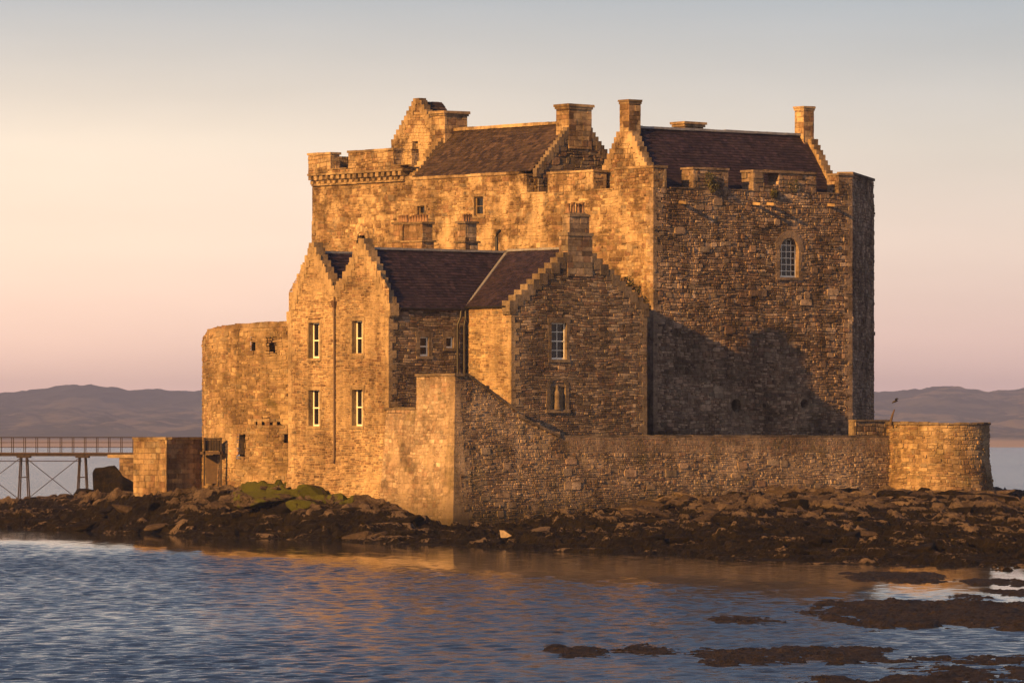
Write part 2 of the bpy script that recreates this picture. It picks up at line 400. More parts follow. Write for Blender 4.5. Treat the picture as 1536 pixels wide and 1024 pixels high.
def stone_mat(name, dark, mid, light, mortar, dressed, stain=.5, staincol=(.045,.033,.02), tide=None, bump=.5, moss=0., plaster=0., plcol=(.45,.34,.22), pit=.75):
    m, nt, p = mat(name)
    co = nn(nt, 'ShaderNodeNewGeometry').outputs['Position']
    at = nn(nt, 'ShaderNodeAttribute', attribute_name='st'); at_c = nn(nt, 'ShaderNodeSeparateColor', {0: at.outputs['Color']})
    tone, kind, hue = at_c.outputs
    c = ramp(nt, tone, [(0, dark), (.3, tuple(.5*(a+b) for a, b in zip(dark, mid))), (.6, mid), (1, light)])
    c = mixc(nt, ramp(nt, hue, [(0, g(0)), (.75, g(0)), (.8, g(.45)), (1, g(.5))]), c, (.25,.15,.105))
    c = mixc(nt, ramp(nt, hue, [(0, g(.5)), (.16, g(.45)), (.2, g(0))]), c, (.19,.175,.15))
    dr = mixc(nt, ramp(nt, tone, [(0, g(.68)), (1, g(1.12))]), (0,0,0), dressed, 'MIX')
    dr = mixc(nt, 1.0, dressed, ramp(nt, tone, [(0, g(.5)), (1, g(.95))]), 'MULTIPLY')
    c = mixc(nt, ramp(nt, kind, [(.6, g(0)), (.9, g(1))]), c, dr)
    mo = mixc(nt, noise(nt, co, 3.0), tuple(x*.7 for x in mortar), tuple(x*1.25 for x in mortar))
    c = mixc(nt, ramp(nt, kind, [(.1, g(1)), (.2, g(0))]), c, mo)
    c = mixc(nt, ramp(nt, kind, [(.15, g(0)), (.22, g(1)), (.3, g(1)), (.4, g(0))]), c, (.012,.010,.009))
    n1 = noise(nt, co, 5.0, 5, .65)
    c = mixc(nt, 1.0, c, ramp(nt, n1, [(.28, g(.55)), (.5, g(1.0)), (.72, g(1.28))]), 'MULTIPLY')
    n2 = noise(nt, co, .55, 6, .62, (1,1,1.5))
    c = mixc(nt, ramp(nt, n2, [(.5, g(0)), (.66, g(stain))]), c, staincol)
    n3 = noise(nt, co, .3, 3, .5)
    c = mixc(nt, 1.0, c, ramp(nt, n3, [(.32, (.60,.56,.52)), (.66, (1.16,1.15,1.12))]), 'MULTIPLY')
    if plaster:
        n6 = noise(nt, co, .42, 5, .62)
        c = mixc(nt, ramp(nt, n6, [(.52, g(0)), (.6, g(plaster))]), c, plcol)
    n7 = noise(nt, co, 3.2, 4, .7, (1,1,2.6))                   # pits, open joints
    c = mixc(nt, ramp(nt, n7, [(.59, g(0)), (.66, g(pit))]), c, tuple(x*.55 for x in dark))
    n8 = noise(nt, co, 1.0, 4, .6, (1.6,1.6,.14))                # damp streaks
    c = mixc(nt, 1.0, c, ramp(nt, n8, [(.4, g(1.06)), (.62, g(.72))]), 'MULTIPLY')
    n4 = noise(nt, co, 14.0, 2, .5)                            # pale lichen
    c = mixc(nt, ramp(nt, n4, [(.66, g(0)), (.72, g(.35))]), c, (.42,.36,.26))
    if moss:
        n5 = noise(nt, co, .8, 5, .6)
        c = mixc(nt, ramp(nt, n5, [(.55, g(0)), (.7, g(moss))]), c, (.10,.095,.02))
    if tide is not None:
        z = nn(nt, 'ShaderNodeSeparateXYZ', {0: co}).outputs[2]
        zz = nn(nt, 'ShaderNodeMath', {0: z, 1: n2}, operation='ADD').outputs[0]
        f = nn(nt, 'ShaderNodeMapRange', {'Value': zz, 'From Min': tide[0]+.5, 'From Max': tide[1]+.5, 'To Min': .85, 'To Max': 0.}).outputs[0]
        c = mixc(nt, f, c, (.035,.028,.015))
    nt.links.new(c, p.inputs['Base Color']); p.inputs['Roughness'].default_value = .92; p.inputs['Specular IOR Level'].default_value = .2
    hgt = nn(nt, 'ShaderNodeMath', {0: noise(nt, co, 9.0, 5, .7), 1: noise(nt, co, 30.0, 3, .6)}, operation='ADD').outputs[0]
    b = nn(nt, 'ShaderNodeBump', {'Height': hgt, 'Strength': bump, 'Distance': .035})
    nt.links.new(b.outputs[0], p.inputs['Normal'])
    return m
M_CASTLE = stone_mat('castle_rubble', (.11,.07,.042), (.26,.18,.11), (.44,.335,.215), (.27,.20,.125), (.37,.28,.185), .85, (.065,.042,.022), plaster=.75, plcol=(.46,.35,.225))
M_KEEPSIDE = stone_mat('dim_side_rubble', (.10,.072,.056), (.31,.232,.18), (.52,.41,.33), (.16,.12,.095), (.33,.255,.20), .75, (.05,.036,.02), bump=.8, plaster=.35, plcol=(.30,.235,.19))  # castle stone greyed and lifted: dim light of right-hand faces put into colour
M_HOUSE = stone_mat('house_rubble', (.11,.07,.045), (.235,.16,.10), (.40,.30,.195), (.37,.28,.18), (.38,.29,.19), .4, (.09,.06,.035), plaster=.45, plcol=(.40,.30,.19), pit=.7)
M_GABLE = stone_mat('gable_rubble', (.075,.056,.046), (.24,.186,.144), (.43,.345,.27), (.17,.135,.105), (.235,.19,.148), .5, plaster=.25, plcol=(.25,.2,.16))  # house stone greyed, the weak light on shaded walls put into its colour
M_RAMP = stone_mat('rampart_rubble', (.12,.088,.07), (.29,.222,.175), (.46,.37,.30), (.25,.195,.15), (.36,.28,.205), .6, (.07,.05,.03), tide=(.8,2.6), bump=.7, moss=.25, plaster=.5, plcol=(.40,.31,.23))
M_TOWER = stone_mat('tower_rubble', (.14,.095,.058), (.29,.21,.13), (.43,.33,.21), (.26,.19,.12), (.42,.33,.22), .65, (.075,.05,.025), tide=(-1,2.0), moss=.25, plaster=.35)
def simple(name, col, rough=.6, metal=0., var=.25, scale=6., bump=.0, spec=.4):
    m, nt, p = mat(name)
    co = nn(nt, 'ShaderNodeNewGeometry').outputs['Position']
    n = noise(nt, co, scale, 5, .6)
    c = mixc(nt, 1.0, col, ramp(nt, n, [(.3, g(1-var)), (.7, g(1+var))]), 'MULTIPLY')
    nt.links.new(c, p.inputs['Base Color']); p.inputs['Roughness'].default_value = rough; p.inputs['Metallic'].default_value = metal
    p.inputs['Specular IOR Level'].default_value = spec
    if bump:
        b = nn(nt, 'ShaderNodeBump', {'Height': n, 'Strength': bump, 'Distance': .05}); nt.links.new(b.outputs[0], p.inputs['Normal'])
    return m
def slate_mat(name, dark, light, wear):
    m, nt, p = mat(name)
    co = nn(nt, 'ShaderNodeNewGeometry').outputs['Position']
    at = nn(nt, 'ShaderNodeAttribute', attribute_name='st'); sc = nn(nt, 'ShaderNodeSeparateColor', {0: at.outputs['Color']})
    c = ramp(nt, sc.outputs[0], [(0, dark), (.8, light), (.93, tuple(x*1.25 for x in light)), (1, tuple(x*1.5 for x in light))])
    c = mixc(nt, ramp(nt, noise(nt, co, .9, 6, .65), [(.5, g(0)), (.72, g(.6))]), c, wear)
    c = mixc(nt, 1.0, c, ramp(nt, noise(nt, co, 8., 4, .6), [(.3, g(.7)), (.7, g(1.25))]), 'MULTIPLY')
    nt.links.new(c, p.inputs['Base Color']); p.inputs['Roughness'].default_value = .62; p.inputs['Specular IOR Level'].default_value = .35
    b = nn(nt, 'ShaderNodeBump', {'Height': noise(nt, co, 18., 3, .6), 'Strength': .4, 'Distance': .02}); nt.links.new(b.outputs[0], p.inputs['Normal'])
    return m
M_SLATE = slate_mat('purple_slate', (.012,.008,.014), (.031,.020,.030), (.055,.040,.052))
M_OLDSLATE = slate_mat('brown_slate', (.02,.014,.012), (.058,.039,.030), (.075,.055,.036))
M_LEAD = simple('lead_sheet', (.24,.24,.26), .45, .3)
M_IRON = simple('black_iron', (.02,.018,.017), .5, .3)
M_PIPE = simple('brown_pipe', (.09,.055,.035), .5)
M_WHITE = simple('white_paint', (.78,.76,.7), .4, var=.06)
M_GLASS = simple('window_glass', (.010,.010,.012), .08, spec=.3, var=.4, scale=1.5)
M_POT = simple('chimney_clay', (.22,.13,.08), .8)
M_DARK = simple('dark_void', (.012,.01,.009), .9)
M_WOOD = simple('weathered_timber', (.07,.046,.03), .85)
M_RUST = simple('rusty_steel', (.026,.017,.013), .75, .1, var=.5)
M_LEAF = simple('ivy_leaf', (.05,.05,.016), .7, var=.6, scale=4.)
M_DOOR = simple('planked_shutter', (.16,.11,.055), .8)

# ------------------------------------------------------------------ shared parts
def sash(parent, fr, s0, s1, z0, z1, cols, rows, depth=.22, sw=.17, mid=True, surround=True, sm=M_HOUSE, arch=False, fmat=None):
    """a window: dressed surround (part) with frame and pane (sub-parts)"""
    mb = MB()
    def bar(mb, a, b, c, e, d0, d1, tone=None, jit=0.):
        hexa(mb, [fr(a,c,d1), fr(b,c,d1), fr(b,c,d0), fr(a,c,d0)], [fr(a,e,d1), fr(b,e,d1), fr(b,e,d0), fr(a,e,d0)], tone or tone_dressed(), jit)
    if surround:
        zz = z0
        while zz < z1-.05:
            h = min(R.uniform(.35,.6), z1-zz)
            for a, b in ((s0-sw*R.uniform(.9,1.25), s0), (s1, s1+sw*R.uniform(.9,1.25))): bar(mb, a, b, zz+.004, zz+h-.004, -depth-.05, .022, None, .004)
            zz += h
        if not arch: bar(mb, s0-sw*1.3, s1+sw*1.3, z1, z1+sw*1.35, -depth-.05, .026, None, .005)
        bar(mb, s0-sw*1.1, s1+sw*1.1, z0-.16, z0-.002, -depth-.05, .06, None, .005)
    if arch:
        cx, r = (s0+s1)/2, (s1-s0)/2; n = 9; zs = z1-r*.9
        for i in range(n):
            a0, a1 = math.pi*i/n+.01, math.pi*(i+1)/n-.01; ro = r+sw*1.35
            q = [(cx+math.cos(a)*rr, zs+math.sin(a)*rr) for a, rr in ((a0,r*.98),(a0,ro),(a1,ro),(a1,r*.98))]
            hexa(mb, [fr(*p,-depth-.05) for p in q], [fr(*p,.03) for p in q], tone_dressed(), .005)
    w = obj('window', mb, sm, parent)
    fm = MB(); t = .055
    fd0, fd1 = -depth-.03, -depth+.03
    for a, b, c, e in ((s0,s0+t*1.3,z0,z1), (s1-t*1.3,s1,z0,z1), (s0,s1,z0,z0+t*1.9), (s0,s1,z1-t*1.3,z1)): bar(fm, a, b, c, e, fd0-.003*R.random(), fd1+.003*R.random(), (.5,.5,.5))
    if mid: bar(fm, s0, s1, (z0+z1)/2-t*.6, (z0+z1)/2+t*.6, fd0, fd1+.015, (.5,.5,.5))
    for i in range(1, cols): 
        x = s0+(s1-s0)*i/cols; bar(fm, x-t*.35, x+t*.35, z0, z1, fd0+.01, fd1-.008, (.5,.5,.5))
    for i in range(1, rows):
        x = z0+(z1-z0)*i/rows; bar(fm, s0, s1, x-t*.35, x+t*.35, fd0+.01, fd1-.011, (.5,.5,.5))
    obj('frame', fm, fmat or M_WHITE, w)
    pm = MB(); pm.add([fr(s0,z0,-depth-.01), fr(s1,z0,-depth-.01), fr(s1,z1,-depth-.01), fr(s0,z1,-depth-.01)], [(0,1,2,3)], (.5,.5,.5))
    obj('pane', pm, M_GLASS, w)
    return w
def pots(parent, pts, h=.5, r=.11, m=None):
    for (u, v, z) in pts:
        mb = MB(); x, y = P(u, v); hh = h*R.uniform(.85,1.1)
        tube(mb, [(x,y,z), (x,y,z+hh*.12), (x,y,z+hh*.15), (x,y,z+hh*.85), (x,y,z+hh*.86), (x,y,z+hh)], [r*1.15, r*1.15, r*.95, r*.85, r*1.1, r*1.05], 10)
        obj('chimney_pot', mb, m or M_POT, parent, True)
def chimney(parent, u0, u1, v0, v1, z0, z1, m, mode='ashlar', cap=.1, capd=.09, capn=1):
    mb = MB(); stone_block(mb, u0, u1, v0, v1, z0, z1-cap, mode)
    u0, u1 = min(u0,u1), max(u0,u1); v0, v1 = min(v0,v1), max(v0,v1)
    box(mb, u0-capd*.5, u1+capd*.5, v0-capd*.5, v1+capd*.5, z1-cap-.14, z1-cap, None, .012)
    box(mb, u0-capd, u1+capd, v0-capd, v1+capd, z1-cap+.003, z1, None, .015)
    return obj('chimney', mb, m, parent)

# ================================================================== MAIN CASTLE
VR = V(1278, 0)                       # right end of the right-hand face
UL = U(468, 0)                        # left end of the left-hand face
ZP = Z(248, 0, 0)                     # parapet top
ZC = Z(281, 0, 0)                     # crenel floor
castle = thing('castle', 'massive golden rubble keep with battlements and two slate roofs behind the gabled house', 'castle', (*P(8, 5), 4.0))
# right-hand face
fR = Frame(P(0,0), P(0,VR))
zarchb, zarcht = Z(416, 0, V(1186,0)), Z(358, 0, V(1186,0))
arch_s = (V(1170,0), V(1198,0))
holesR = [(arch_s[0]-.05, arch_s[1]+.05, zarchb, zarcht)]
for px, py, r in ((1104,608,.43), (1206,606,.32), (1146,608,.16), (1023,606,.0), (1160,262,.0)):
    if r: v = V(px, 0); holesR.append((v-r, v+r, Z(py,0,v)-r, Z(py,0,v)+r))
mb = MB()
masonry(mb, fR, [(0,2.0),(fR.L,2.0),(fR.L,ZC),(0,ZC)], 'rubble', holesR, zmin=4.5, rev=1.1, proud=.85, sc=.6)
quoins(mb, 0, 0, 1, 1, 4.5, ZC); quoins(mb, 0, VR, 1, -1, 4.5, ZC)
for px, py, r in ((1104,608,.43), (1206,606,.32), (1146,608,.16)):        # round the gun loops off with ring stones
    v = V(px, 0); zc = Z(py, 0, v); n = 11
    for i in range(n):
        a0, a1 = 2*math.pi*i/n+.03, 2*math.pi*(i+1)/n-.03; ro = r*1.45+.12*R.random()
        q = [(v+math.cos(a)*rr, zc+math.sin(a)*rr) for a, rr in ((a0,r*.92),(a0,ro),(a1,ro),(a1,r*.92))]
        hexa(mb, [fR(*p,-.3) for p in q], [fR(*p,.02+.01*R.random()) for p in q], (R.uniform(.1,.6),1.,R.random()), .01)
big_stones(mb, fR, 36, .8, fR.L-.8, 5.5, ZC-.3, holesR, .035)
obj('wall', mb, M_KEEPSIDE, castle, label='broad rubble wall in weak raking sun, its foot in shade')
sash(castle, fR, arch_s[0], arch_s[1], zarchb, zarcht, 4, 6, .3, .3, False, True, M_KEEPSIDE, True)
for px in (1020, 1131, 1152, 1243):                                           # stone rain spouts under the battlements
    v = V(px, 0); z = Z(303+ (px-1020)*.018, 0, v); mb = MB()
    hexa(mb, [(*P(.1,v-.09), z-.09), (*P(.1,v+.09), z-.09), (*P(-.6,v+.07), z-.14), (*P(-.6,v-.07), z-.14)][::-1], [(*P(.1,v-.09), z+.09), (*P(.1,v+.09), z+.09), (*P(-.6,v+.07), z+.02), (*P(-.6,v-.07), z+.02)][::-1], (.8,1.,.5), .01)
    obj('spout', mb, M_CASTLE, castle)
# the dark end that turns away on the right
pE0 = P(0, VR); ye = pE0[1]+9.0; pE1 = ((1311-CXP)/F*ye, ye)
fE = Frame(pE0, pE1); mb = MB()
ZPe = ZP
masonry(mb, fE, [(0,2.0),(fE.L,2.0),(fE.L,ZP-.05),(0,ZP-.05)], 'rubble', zmin=4.5, proud=1.2, tb=(.35,1.), sc=.7)
hexa(mb, [fE(-.05,ZP-.05,.07), fE(fE.L,ZP-.05,.07), fE(fE.L,ZP-.05,-.9), fE(-.05,ZP-.05,-.9)], [fE(-.05,ZP+.1,.07), fE(fE.L,ZP+.1,.07), fE(fE.L,ZP+.1,-.9), fE(-.05,ZP+.1,-.9)], None or tone_dressed(), .01)
obj('wall', mb, M_KEEPSIDE, castle, label='narrow shaded end wall')
# left-hand face
fL = Frame(P(UL,0), P(0,0)); sL = lambda px: UL-U(px, 0)
ZE = Z(264, U(700,0), 0)              # eave of the hall range
def hole_px(px0, px1, py0, py1, vv=0): 
    u = U((px0+px1)/2, vv); return (sL(px0), sL(px1), Z(py1,u,vv), Z(py0,u,vv))
holesL = [hole_px(711,725,295,323), hole_px(626,637,309,331), hole_px(864,872,305,320), hole_px(534,552,352,380)]
mb = MB()
ZT0 = Z(264, U(465,-.42), -.42)
xe, xt = sL(780), sL(602)
for pl_, hl_ in (([(0,2.0),(xt,2.0),(xt,ZT0+.1),(0,ZT0+.1)], [h for h in holesL if h[1] < xt]), ([(xt,2.0),(xe,2.0),(xe,ZE-.05),(xt,ZE-.05)], [h for h in holesL if xt < h[0] < xe]), ([(xe,2.0),(fL.L,2.0),(fL.L,ZC),(xe,ZC)], [h for h in holesL if h[0] > xe])):
    masonry(mb, fL, pl_, 'rubble', hl_, zmin=10.5, rev=.4, proud=.8, bd=.014, sc=.78)
quoins(mb, UL, 0, -1, 1, 10.5, ZC-1.0)
zc = Z(268, U(465,0), 0)
big_stones(mb, fL, 70, 1., fL.L-.9, 13., ZC-.2, holesL, .02, .2)
obj('wall', mb, M_CASTLE, castle, label='long sunlit golden rubble wall')
for i, h in enumerate(holesL[:2]):
    sash(castle, fL, h[0], h[1], h[2], h[3], 1, 2, .2, .16, False, True, M_CASTLE, fmat=M_DOOR)
a = holesL[3]; mb = MB(); cx = (a[0]+a[1])/2                                       # hooded niche over the gable
for i in range(9):
    a0, a1 = math.pi*i/9, math.pi*(i+1)/9-.02
    q = [(cx+math.cos(t)*rr, a[3]-.35+math.sin(t)*rr*1.25) for t, rr in ((a0,.42),(a0,.72),(a1,.72),(a1,.42))]
    hexa(mb, [fL(*p,-.3) for p in q], [fL(*p,.07) for p in q], tone_dressed(), .006)
obj('arch', mb, M_CASTLE, castle)
# far and rear walls (plain, seen only from aside)
mb = MB()
for p0, p1 in ((P(UL,11), P(UL,0)), (P(8,11), P(UL,11)), (pE1, P(8,20)), (P(8,20), P(8,11))):
    f = Frame(p0, p1); masonry(mb, f, [(0,2.0),(f.L,2.0),(f.L,ZC),(0,ZC)], 'ashlar', zmin=ZC-1.2)
obj('wall', mb, M_KEEPSIDE, castle, label='rear walls of the castle')
mb = MB()
q = [P(-.0+.05,.05), P(.05,VR-.05), (pE1[0]-.05, pE1[1]), P(8,20), P(8,11), P(UL-.05,11), P(UL-.05,.05)]
mb.add([(*p, ZC-.012) for p in q], [tuple(range(len(q)))], (.35,1.,.5))
obj('wall_walk', mb, M_KEEPSIDE, castle)

def merlon(u0, u1, v0, v1, z0, z1, m, mode='small', cap=.13):
    mb = MB(); stone_block(mb, u0, u1, v0, v1, z0, z1-cap, mode, False)
    for uu, du in ((u0, 1), (u1, -1)):
        for vv, dv in ((v0, 1), (v1, -1)): quoins(mb, uu, vv, du*.7, dv*.7, z0, z1-cap, .015)
    slabs(mb, u0-.07, u1+.07, v0-.07, v1+.07, z1-cap, z1)
    return obj('merlon', mb, m, castle)
TH = 1.0
# corner merlon turns the corner
uc = U(922, 0)
merlon(0, uc, 0, TH, ZC, ZP, M_CASTLE)
v3 = V(1003, 0)
if v3 > TH+.2: merlon(0, TH, TH+.004, v3, ZC, ZP, M_KEEPSIDE)
merlon(0, TH, V(1040,0), V(1092,0), ZC, ZP, M_KEEPSIDE, 'rubble')
vA, vB, vC_ = V(1130,0), V(1146,0), V(1224,0); vH = V(1168,0)
mb = MB()
stone_block(mb, 0, TH, vA, vB, ZC, ZP-.15, 'rubble', False); stone_block(mb, 0, TH, vB, vH, ZC, ZC+.45, 'rubble', True); stone_block(mb, 0, TH, vH, vC_, ZC, ZP-.15, 'rubble', False)
slabs(mb, -.07, TH+.07, vA-.08, vC_+.06, ZP-.15, ZP)
for vv, dv in ((vA, 1), (vC_, -1)): quoins(mb, 0, vv, .7, dv*.7, ZC, ZP-.15, .015)
obj('merlon', mb, M_KEEPSIDE, castle, label='long merlon with a broken hole through its middle')
merlon(0, TH, V(1258,0), VR, ZC, ZP, M_KEEPSIDE)
# merlons along the left-hand face
merlon(U(890,0), U(822,0), 0, TH, ZC, ZP-.05, M_CASTLE, 'rubble')
merlon(U(790,0), U(780,0), 0, TH, ZC, ZP-.07, M_CASTLE)
# sills of the crenels
for a, b in ((1003,1040),(1092,1130),(1224,1258)):
    mb = MB(); slabs(mb, -.05, TH+.05, V(a,0)+.1, V(b,0)-.1, ZC-.01, ZC+.07); obj('crenel_sill', mb, M_KEEPSIDE, castle)
for a, b in ((922,890),(822,790)):
    mb = MB(); slabs(mb, U(a,0)+.1, U(b,0)-.1, -.05, TH+.05, ZC-.01, ZC+.07); obj('crenel_sill', mb, M_CASTLE, castle)
mb = MB(); slabs(mb, U(780,0)+.02, U(600,0), -.08, .5, ZE-.06, ZE+.1, 1.1)
obj('eaves_course', mb, M_CASTLE, castle)

# hall range roof: ridge along u
ug = U(797, 0); vh = 3.3; zr = Z(184, U(860,vh), vh); ul = U(617, 0)
mb = MB(); 
pt = lambda u, v, z: (*P(u, v), z)
slates(mb, pt(ul,0,ZE+.1), pt(ug,0,ZE+.1), pt(ul,vh,zr), pt(ug,vh,zr), .24, .3)
slates(mb, pt(ug,2*vh,ZE+.1), pt(ul,2*vh,ZE+.1), pt(ug,vh,zr), pt(ul,vh,zr), .4, .5)
obj('roof', mb, M_OLDSLATE, castle, label='brown slate roof of the long hall range')
mb = MB(); slabs(mb, ul, ug, vh-.2, vh+.2, zr-.05, zr+.14, .7); obj('ridge', mb, M_CASTLE, castle)
# right gable of the hall roof
fG = Frame(P(ug-.5,0), P(ug-.5,2*vh)); mb = MB()
masonry(mb, fG, [(.1,ZC-.2),(2*vh-.1,ZC-.2),(2*vh-.1,ZE+.1),(vh,zr),(.1,ZE+.1)], 'rubble', zmin=ZC-.2, tb=(0,.7))
crow_steps(mb, fG, 0, ZE, vh-.75, zr-.35, 13, .3); crow_steps(mb, fG, 2*vh, ZE, vh+.75, zr-.35, 11, .4)
obj('gable', mb, M_GABLE, castle, label='shaded stepped gable of the hall range')
uch = U(845, vh-.75)
chimney(castle, ug-.55, ug+.62, vh-.85, vh+.95, zr-1.6, Z(157, ug, vh), M_CASTLE, cap=.16, capd=.12)
# left gable (skew) and chimney
fG2 = Frame(P(ul-.0,0), P(ul-.0,2*vh)); mb = MB()
crow_steps(mb, fG2, 0, ZE-.1, vh-.6, zr-.3, 12, .5, d0=.12); crow_steps(mb, fG2, 2*vh, ZE-.1, vh+.6, zr-.3, 9, .5, d0=.12)
f2 = Frame(P(ul+.55,2*vh), P(ul+.55,0)); masonry(mb, f2, [(0,ZC-.5),(2*vh,ZC-.5),(2*vh,ZE),(vh,zr),(0,ZE)], 'rubble')
obj('gable', mb, M_CASTLE, castle, label='stepped skew at the left end of the hall roof')
uc0, uc1 = U(688, vh-.8)+1.0, U(650, vh-.8)
chimney(castle, ul-.25, ul+1.0, vh-.9, vh+.9, zr-1.9, Z(167, ul, vh), M_CASTLE, cap=.16, capd=.14)
# cap house with stepped gable
vk = 4.6
k0, k1 = U(589, vk), U(662, vk); km = (k0+k1)/2
zs = Z(212, km, vk); za = Z(152, km, vk); z0k = ZC-.6
fK = Frame(P(max(k0,k1),vk), P(min(k0,k1),vk)); mb = MB(); Lk = fK.L
dh = (Lk*.40, Lk*.40+.55, Z(222,km,vk)-.9, Z(212,km,vk))
masonry(mb, fK, [(0,z0k),(Lk,z0k),(Lk,zs),(Lk/2,za),(0,zs)], 'small', [dh])
crow_steps(mb, fK, -.05, zs-.1, Lk/2-.2, za, 9, .45); crow_steps(mb, fK, Lk+.05, zs-.1, Lk/2+.2, za, 9, .45)
box(mb, km-.3, km+.3, vk-.06, vk+.5, za-.2, za+.18, None, .01)
for u_, s_ in ((min(k0,k1),'R'), (max(k0,k1),'N')):
    stone_block(mb, u_-.0, u_+.02, vk+.1, vk+2.0, z0k, zs, 'small', False, s_)
obj('cap_house', mb, M_CASTLE, castle, label='little stepped cap house high on the left tower')
mb = MB()
slates(mb, pt(min(k0,k1),vk,zs), pt(min(k0,k1),vk+2.0,zs), pt(km,vk,za), pt(km,vk+2.0,za), .22, .3)
slates(mb, pt(max(k0,k1),vk+2.0,zs), pt(max(k0,k1),vk,zs), pt(km,vk+2.0,za), pt(km,vk,za), .22, .3)
obj('roof', mb, M_OLDSLATE, castle, label='small dark roof of the cap house')
# corbelled parapet of the left tower
vt = -.42; zt_f = Z(264, U(465,vt), vt)      # underside of the parapet
t0, t1 = U(462, vt), U(600, vt)
zct, zpt = Z(254, U(505,vt), vt), Z(231, U(465,vt), vt)
mb = MB()
n = 17
for i in range(n):
    u = t0-.12-(t0-t1-.2)*i/(n-1)
    box(mb, u-.15, u+.15, vt+.03, .1, zt_f-.27, zt_f, None, .015); box(mb, u-.13, u+.13, vt+.2, .1, zt_f-.52, zt_f-.275, None, .015)
slabs(mb, t1-.3, t0+.04, vt-.05, .3, zt_f, zt_f+.14)
slabs(mb, t1, t0, vt+.25, .2, zt_f-.62, zt_f-.5)
obj('corbel_table', mb, M_CASTLE, castle)
mb = MB(); stone_block(mb, t1, t0, vt, vt+.7, zt_f+.14, zct, 'small', True)
stone_block(mb, t0-.7, t0, vt+.704, 10, zt_f+.14, zpt-.1, 'small', True)
slabs(mb, U(520,vt), U(498,vt), vt-.05, vt+.75, zct, zct+.06); slabs(mb, U(618,vt+.4), U(590,vt), vt-.05, vt+.75, zct, zct+.06)
obj('parapet', mb, M_CASTLE, castle)
def tmerlon(a, b):
    mb = MB(); stone_block(mb, a, b, vt, vt+.72, zct, zpt-.1, 'small', False); slabs(mb, a-.05, b+.05, vt-.06, vt+.8, zpt-.1, zpt+.05); obj('merlon', mb, M_CASTLE, castle)
tmerlon(U(496,vt), t0); tmerlon(U(590,vt), U(522,vt))
mb = MB(); stone_block(mb, U(619,.6), U(601,.2), .5, 1.1, ZC-.5, zpt+.0, 'small', True); obj('parapet', mb, M_CASTLE, castle)

# right block roof: ridge along v
ur = 4.0; vg = V(946, ur); ve = V(1206, ur); zr2 = Z(197, ur, V(1080,ur)); ze2 = ZC-.35; hw = 3.0
mb = MB()
slates(mb, pt(ur-hw,vg,ze2), pt(ur-hw,ve,ze2), pt(ur,vg,zr2), pt(ur,ve,zr2), .2, .28)
slates(mb, pt(ur+hw,ve,ze2), pt(ur+hw,vg,ze2), pt(ur,ve,zr2), pt(ur,vg,zr2), .35, .5)
obj('roof', mb, M_SLATE, castle, label='dark purple slate roof behind the right battlements')
mb = MB(); slabs(mb, ur-.16, ur+.16, vg, ve, zr2-.05, zr2+.09, .8); obj('ridge', mb, M_LEAD, castle)
fQ = Frame(P(ur+hw,vg-.45), P(ur-hw,vg-.45)); mb = MB()
masonry(mb, fQ, [(0,ze2),(2*hw,ze2),(hw,zr2+.05)], 'small'); crow_steps(mb, fQ, 0, ze2, hw-.45, zr2-.3, 12, .5, d0=.05); crow_steps(mb, fQ, 2*hw, ze2, hw+.45, zr2-.3, 12, .5, d0=.05)
obj('gable', mb, M_CASTLE, castle, label='sunlit stepped gable of the right block')
fQ2 = Frame(P(ur-hw,ve+.45), P(ur+hw,ve+.45)); mb = MB()
masonry(mb, fQ2, [(0,ze2),(2*hw,ze2),(hw,zr2+.05)], 'small'); crow_steps(mb, fQ2, 0, ze2, hw-.45, zr2-.3, 12, .5, d0=.05); crow_steps(mb, fQ2, 2*hw, ze2, hw+.45, zr2-.3, 12, .5, d0=.05)
obj('gable', mb, M_CASTLE, castle, label='far stepped gable of the right block')
chimney(castle, ur-.42, ur+.42, vg-.5, vg+.42, zr2-1.1, Z(150, ur, vg), M_CASTLE, cap=.12, capd=.07)
chimney(castle, ur-.4, ur+.4, ve-.4, ve+.45, zr2-1.0, Z(160, ur, ve), M_CASTLE, cap=.12, capd=.07)
vcb = V(1036, ur+3.2); chimney(castle, ur+2.9, ur+3.9, vcb-.75, vcb+.75, zr2-2.5, Z(183, ur+3, vcb), M_CASTLE, cap=.16, capd=.16)

# ================================================================== GABLED HOUSE
uRp = -6.0                            # plane of the rampart
vF = V(683, uRp); uA = U(583, vF); vBL = V(700, uA); uB = U(767, vBL); vBR = V(970, uB)
uAL = U(433, vF); uV = U(503, vF)
house = thing('house', 'gabled L-shaped stone house with crow-stepped gables and purple slate roofs in front of the keep', 'house', (*P((uA+uAL)/2, (vF+vBL)/2), 3.0))
zsh = Z(466, uA, vF)                   # shoulder height, block with twin gables
zval = Z(436, uV, vF)
zap2, zap1 = Z(366, (uA+uV)/2, vF), Z(372, (uAL+uV)/2, vF)
fA = Frame(P(uAL,vF), P(uA,vF), Z(688, uAL, vF), .13); sA = lambda px: uAL-U(px, vF)
zA = lambda py, px: Z(py, U(px, vF), vF)
wins = [(sA(463), sA(479.5), zA(537,471), zA(484,471)), (sA(528), sA(544), zA(533,536), zA(481,536)), (sA(463), sA(479.5), zA(639,471), zA(584,471)), (sA(528), sA(544), zA(639,536), zA(582,536))]
mb = MB(); m2 = sA(503); LA = fA.L; zj = Z(640, uA, vF)
masonry(mb, fA, [[(0,0.5),(LA,0.5),(LA,zval),(0,zval)], [(0,zval),(m2,zval),(m2/2,zap1)], [(m2,zval),(LA,zval),((m2+LA)/2,zap2)]], 'coursed', wins, hm=.15, rev=.4, bd=.008, proud=.8, sc=.85)
quoins(mb, uA, vF, 1, 1, Z(610,uA,vF), zsh)
quoins(mb, uAL, vF, -1, 1, Z(688,uAL,vF), zsh)
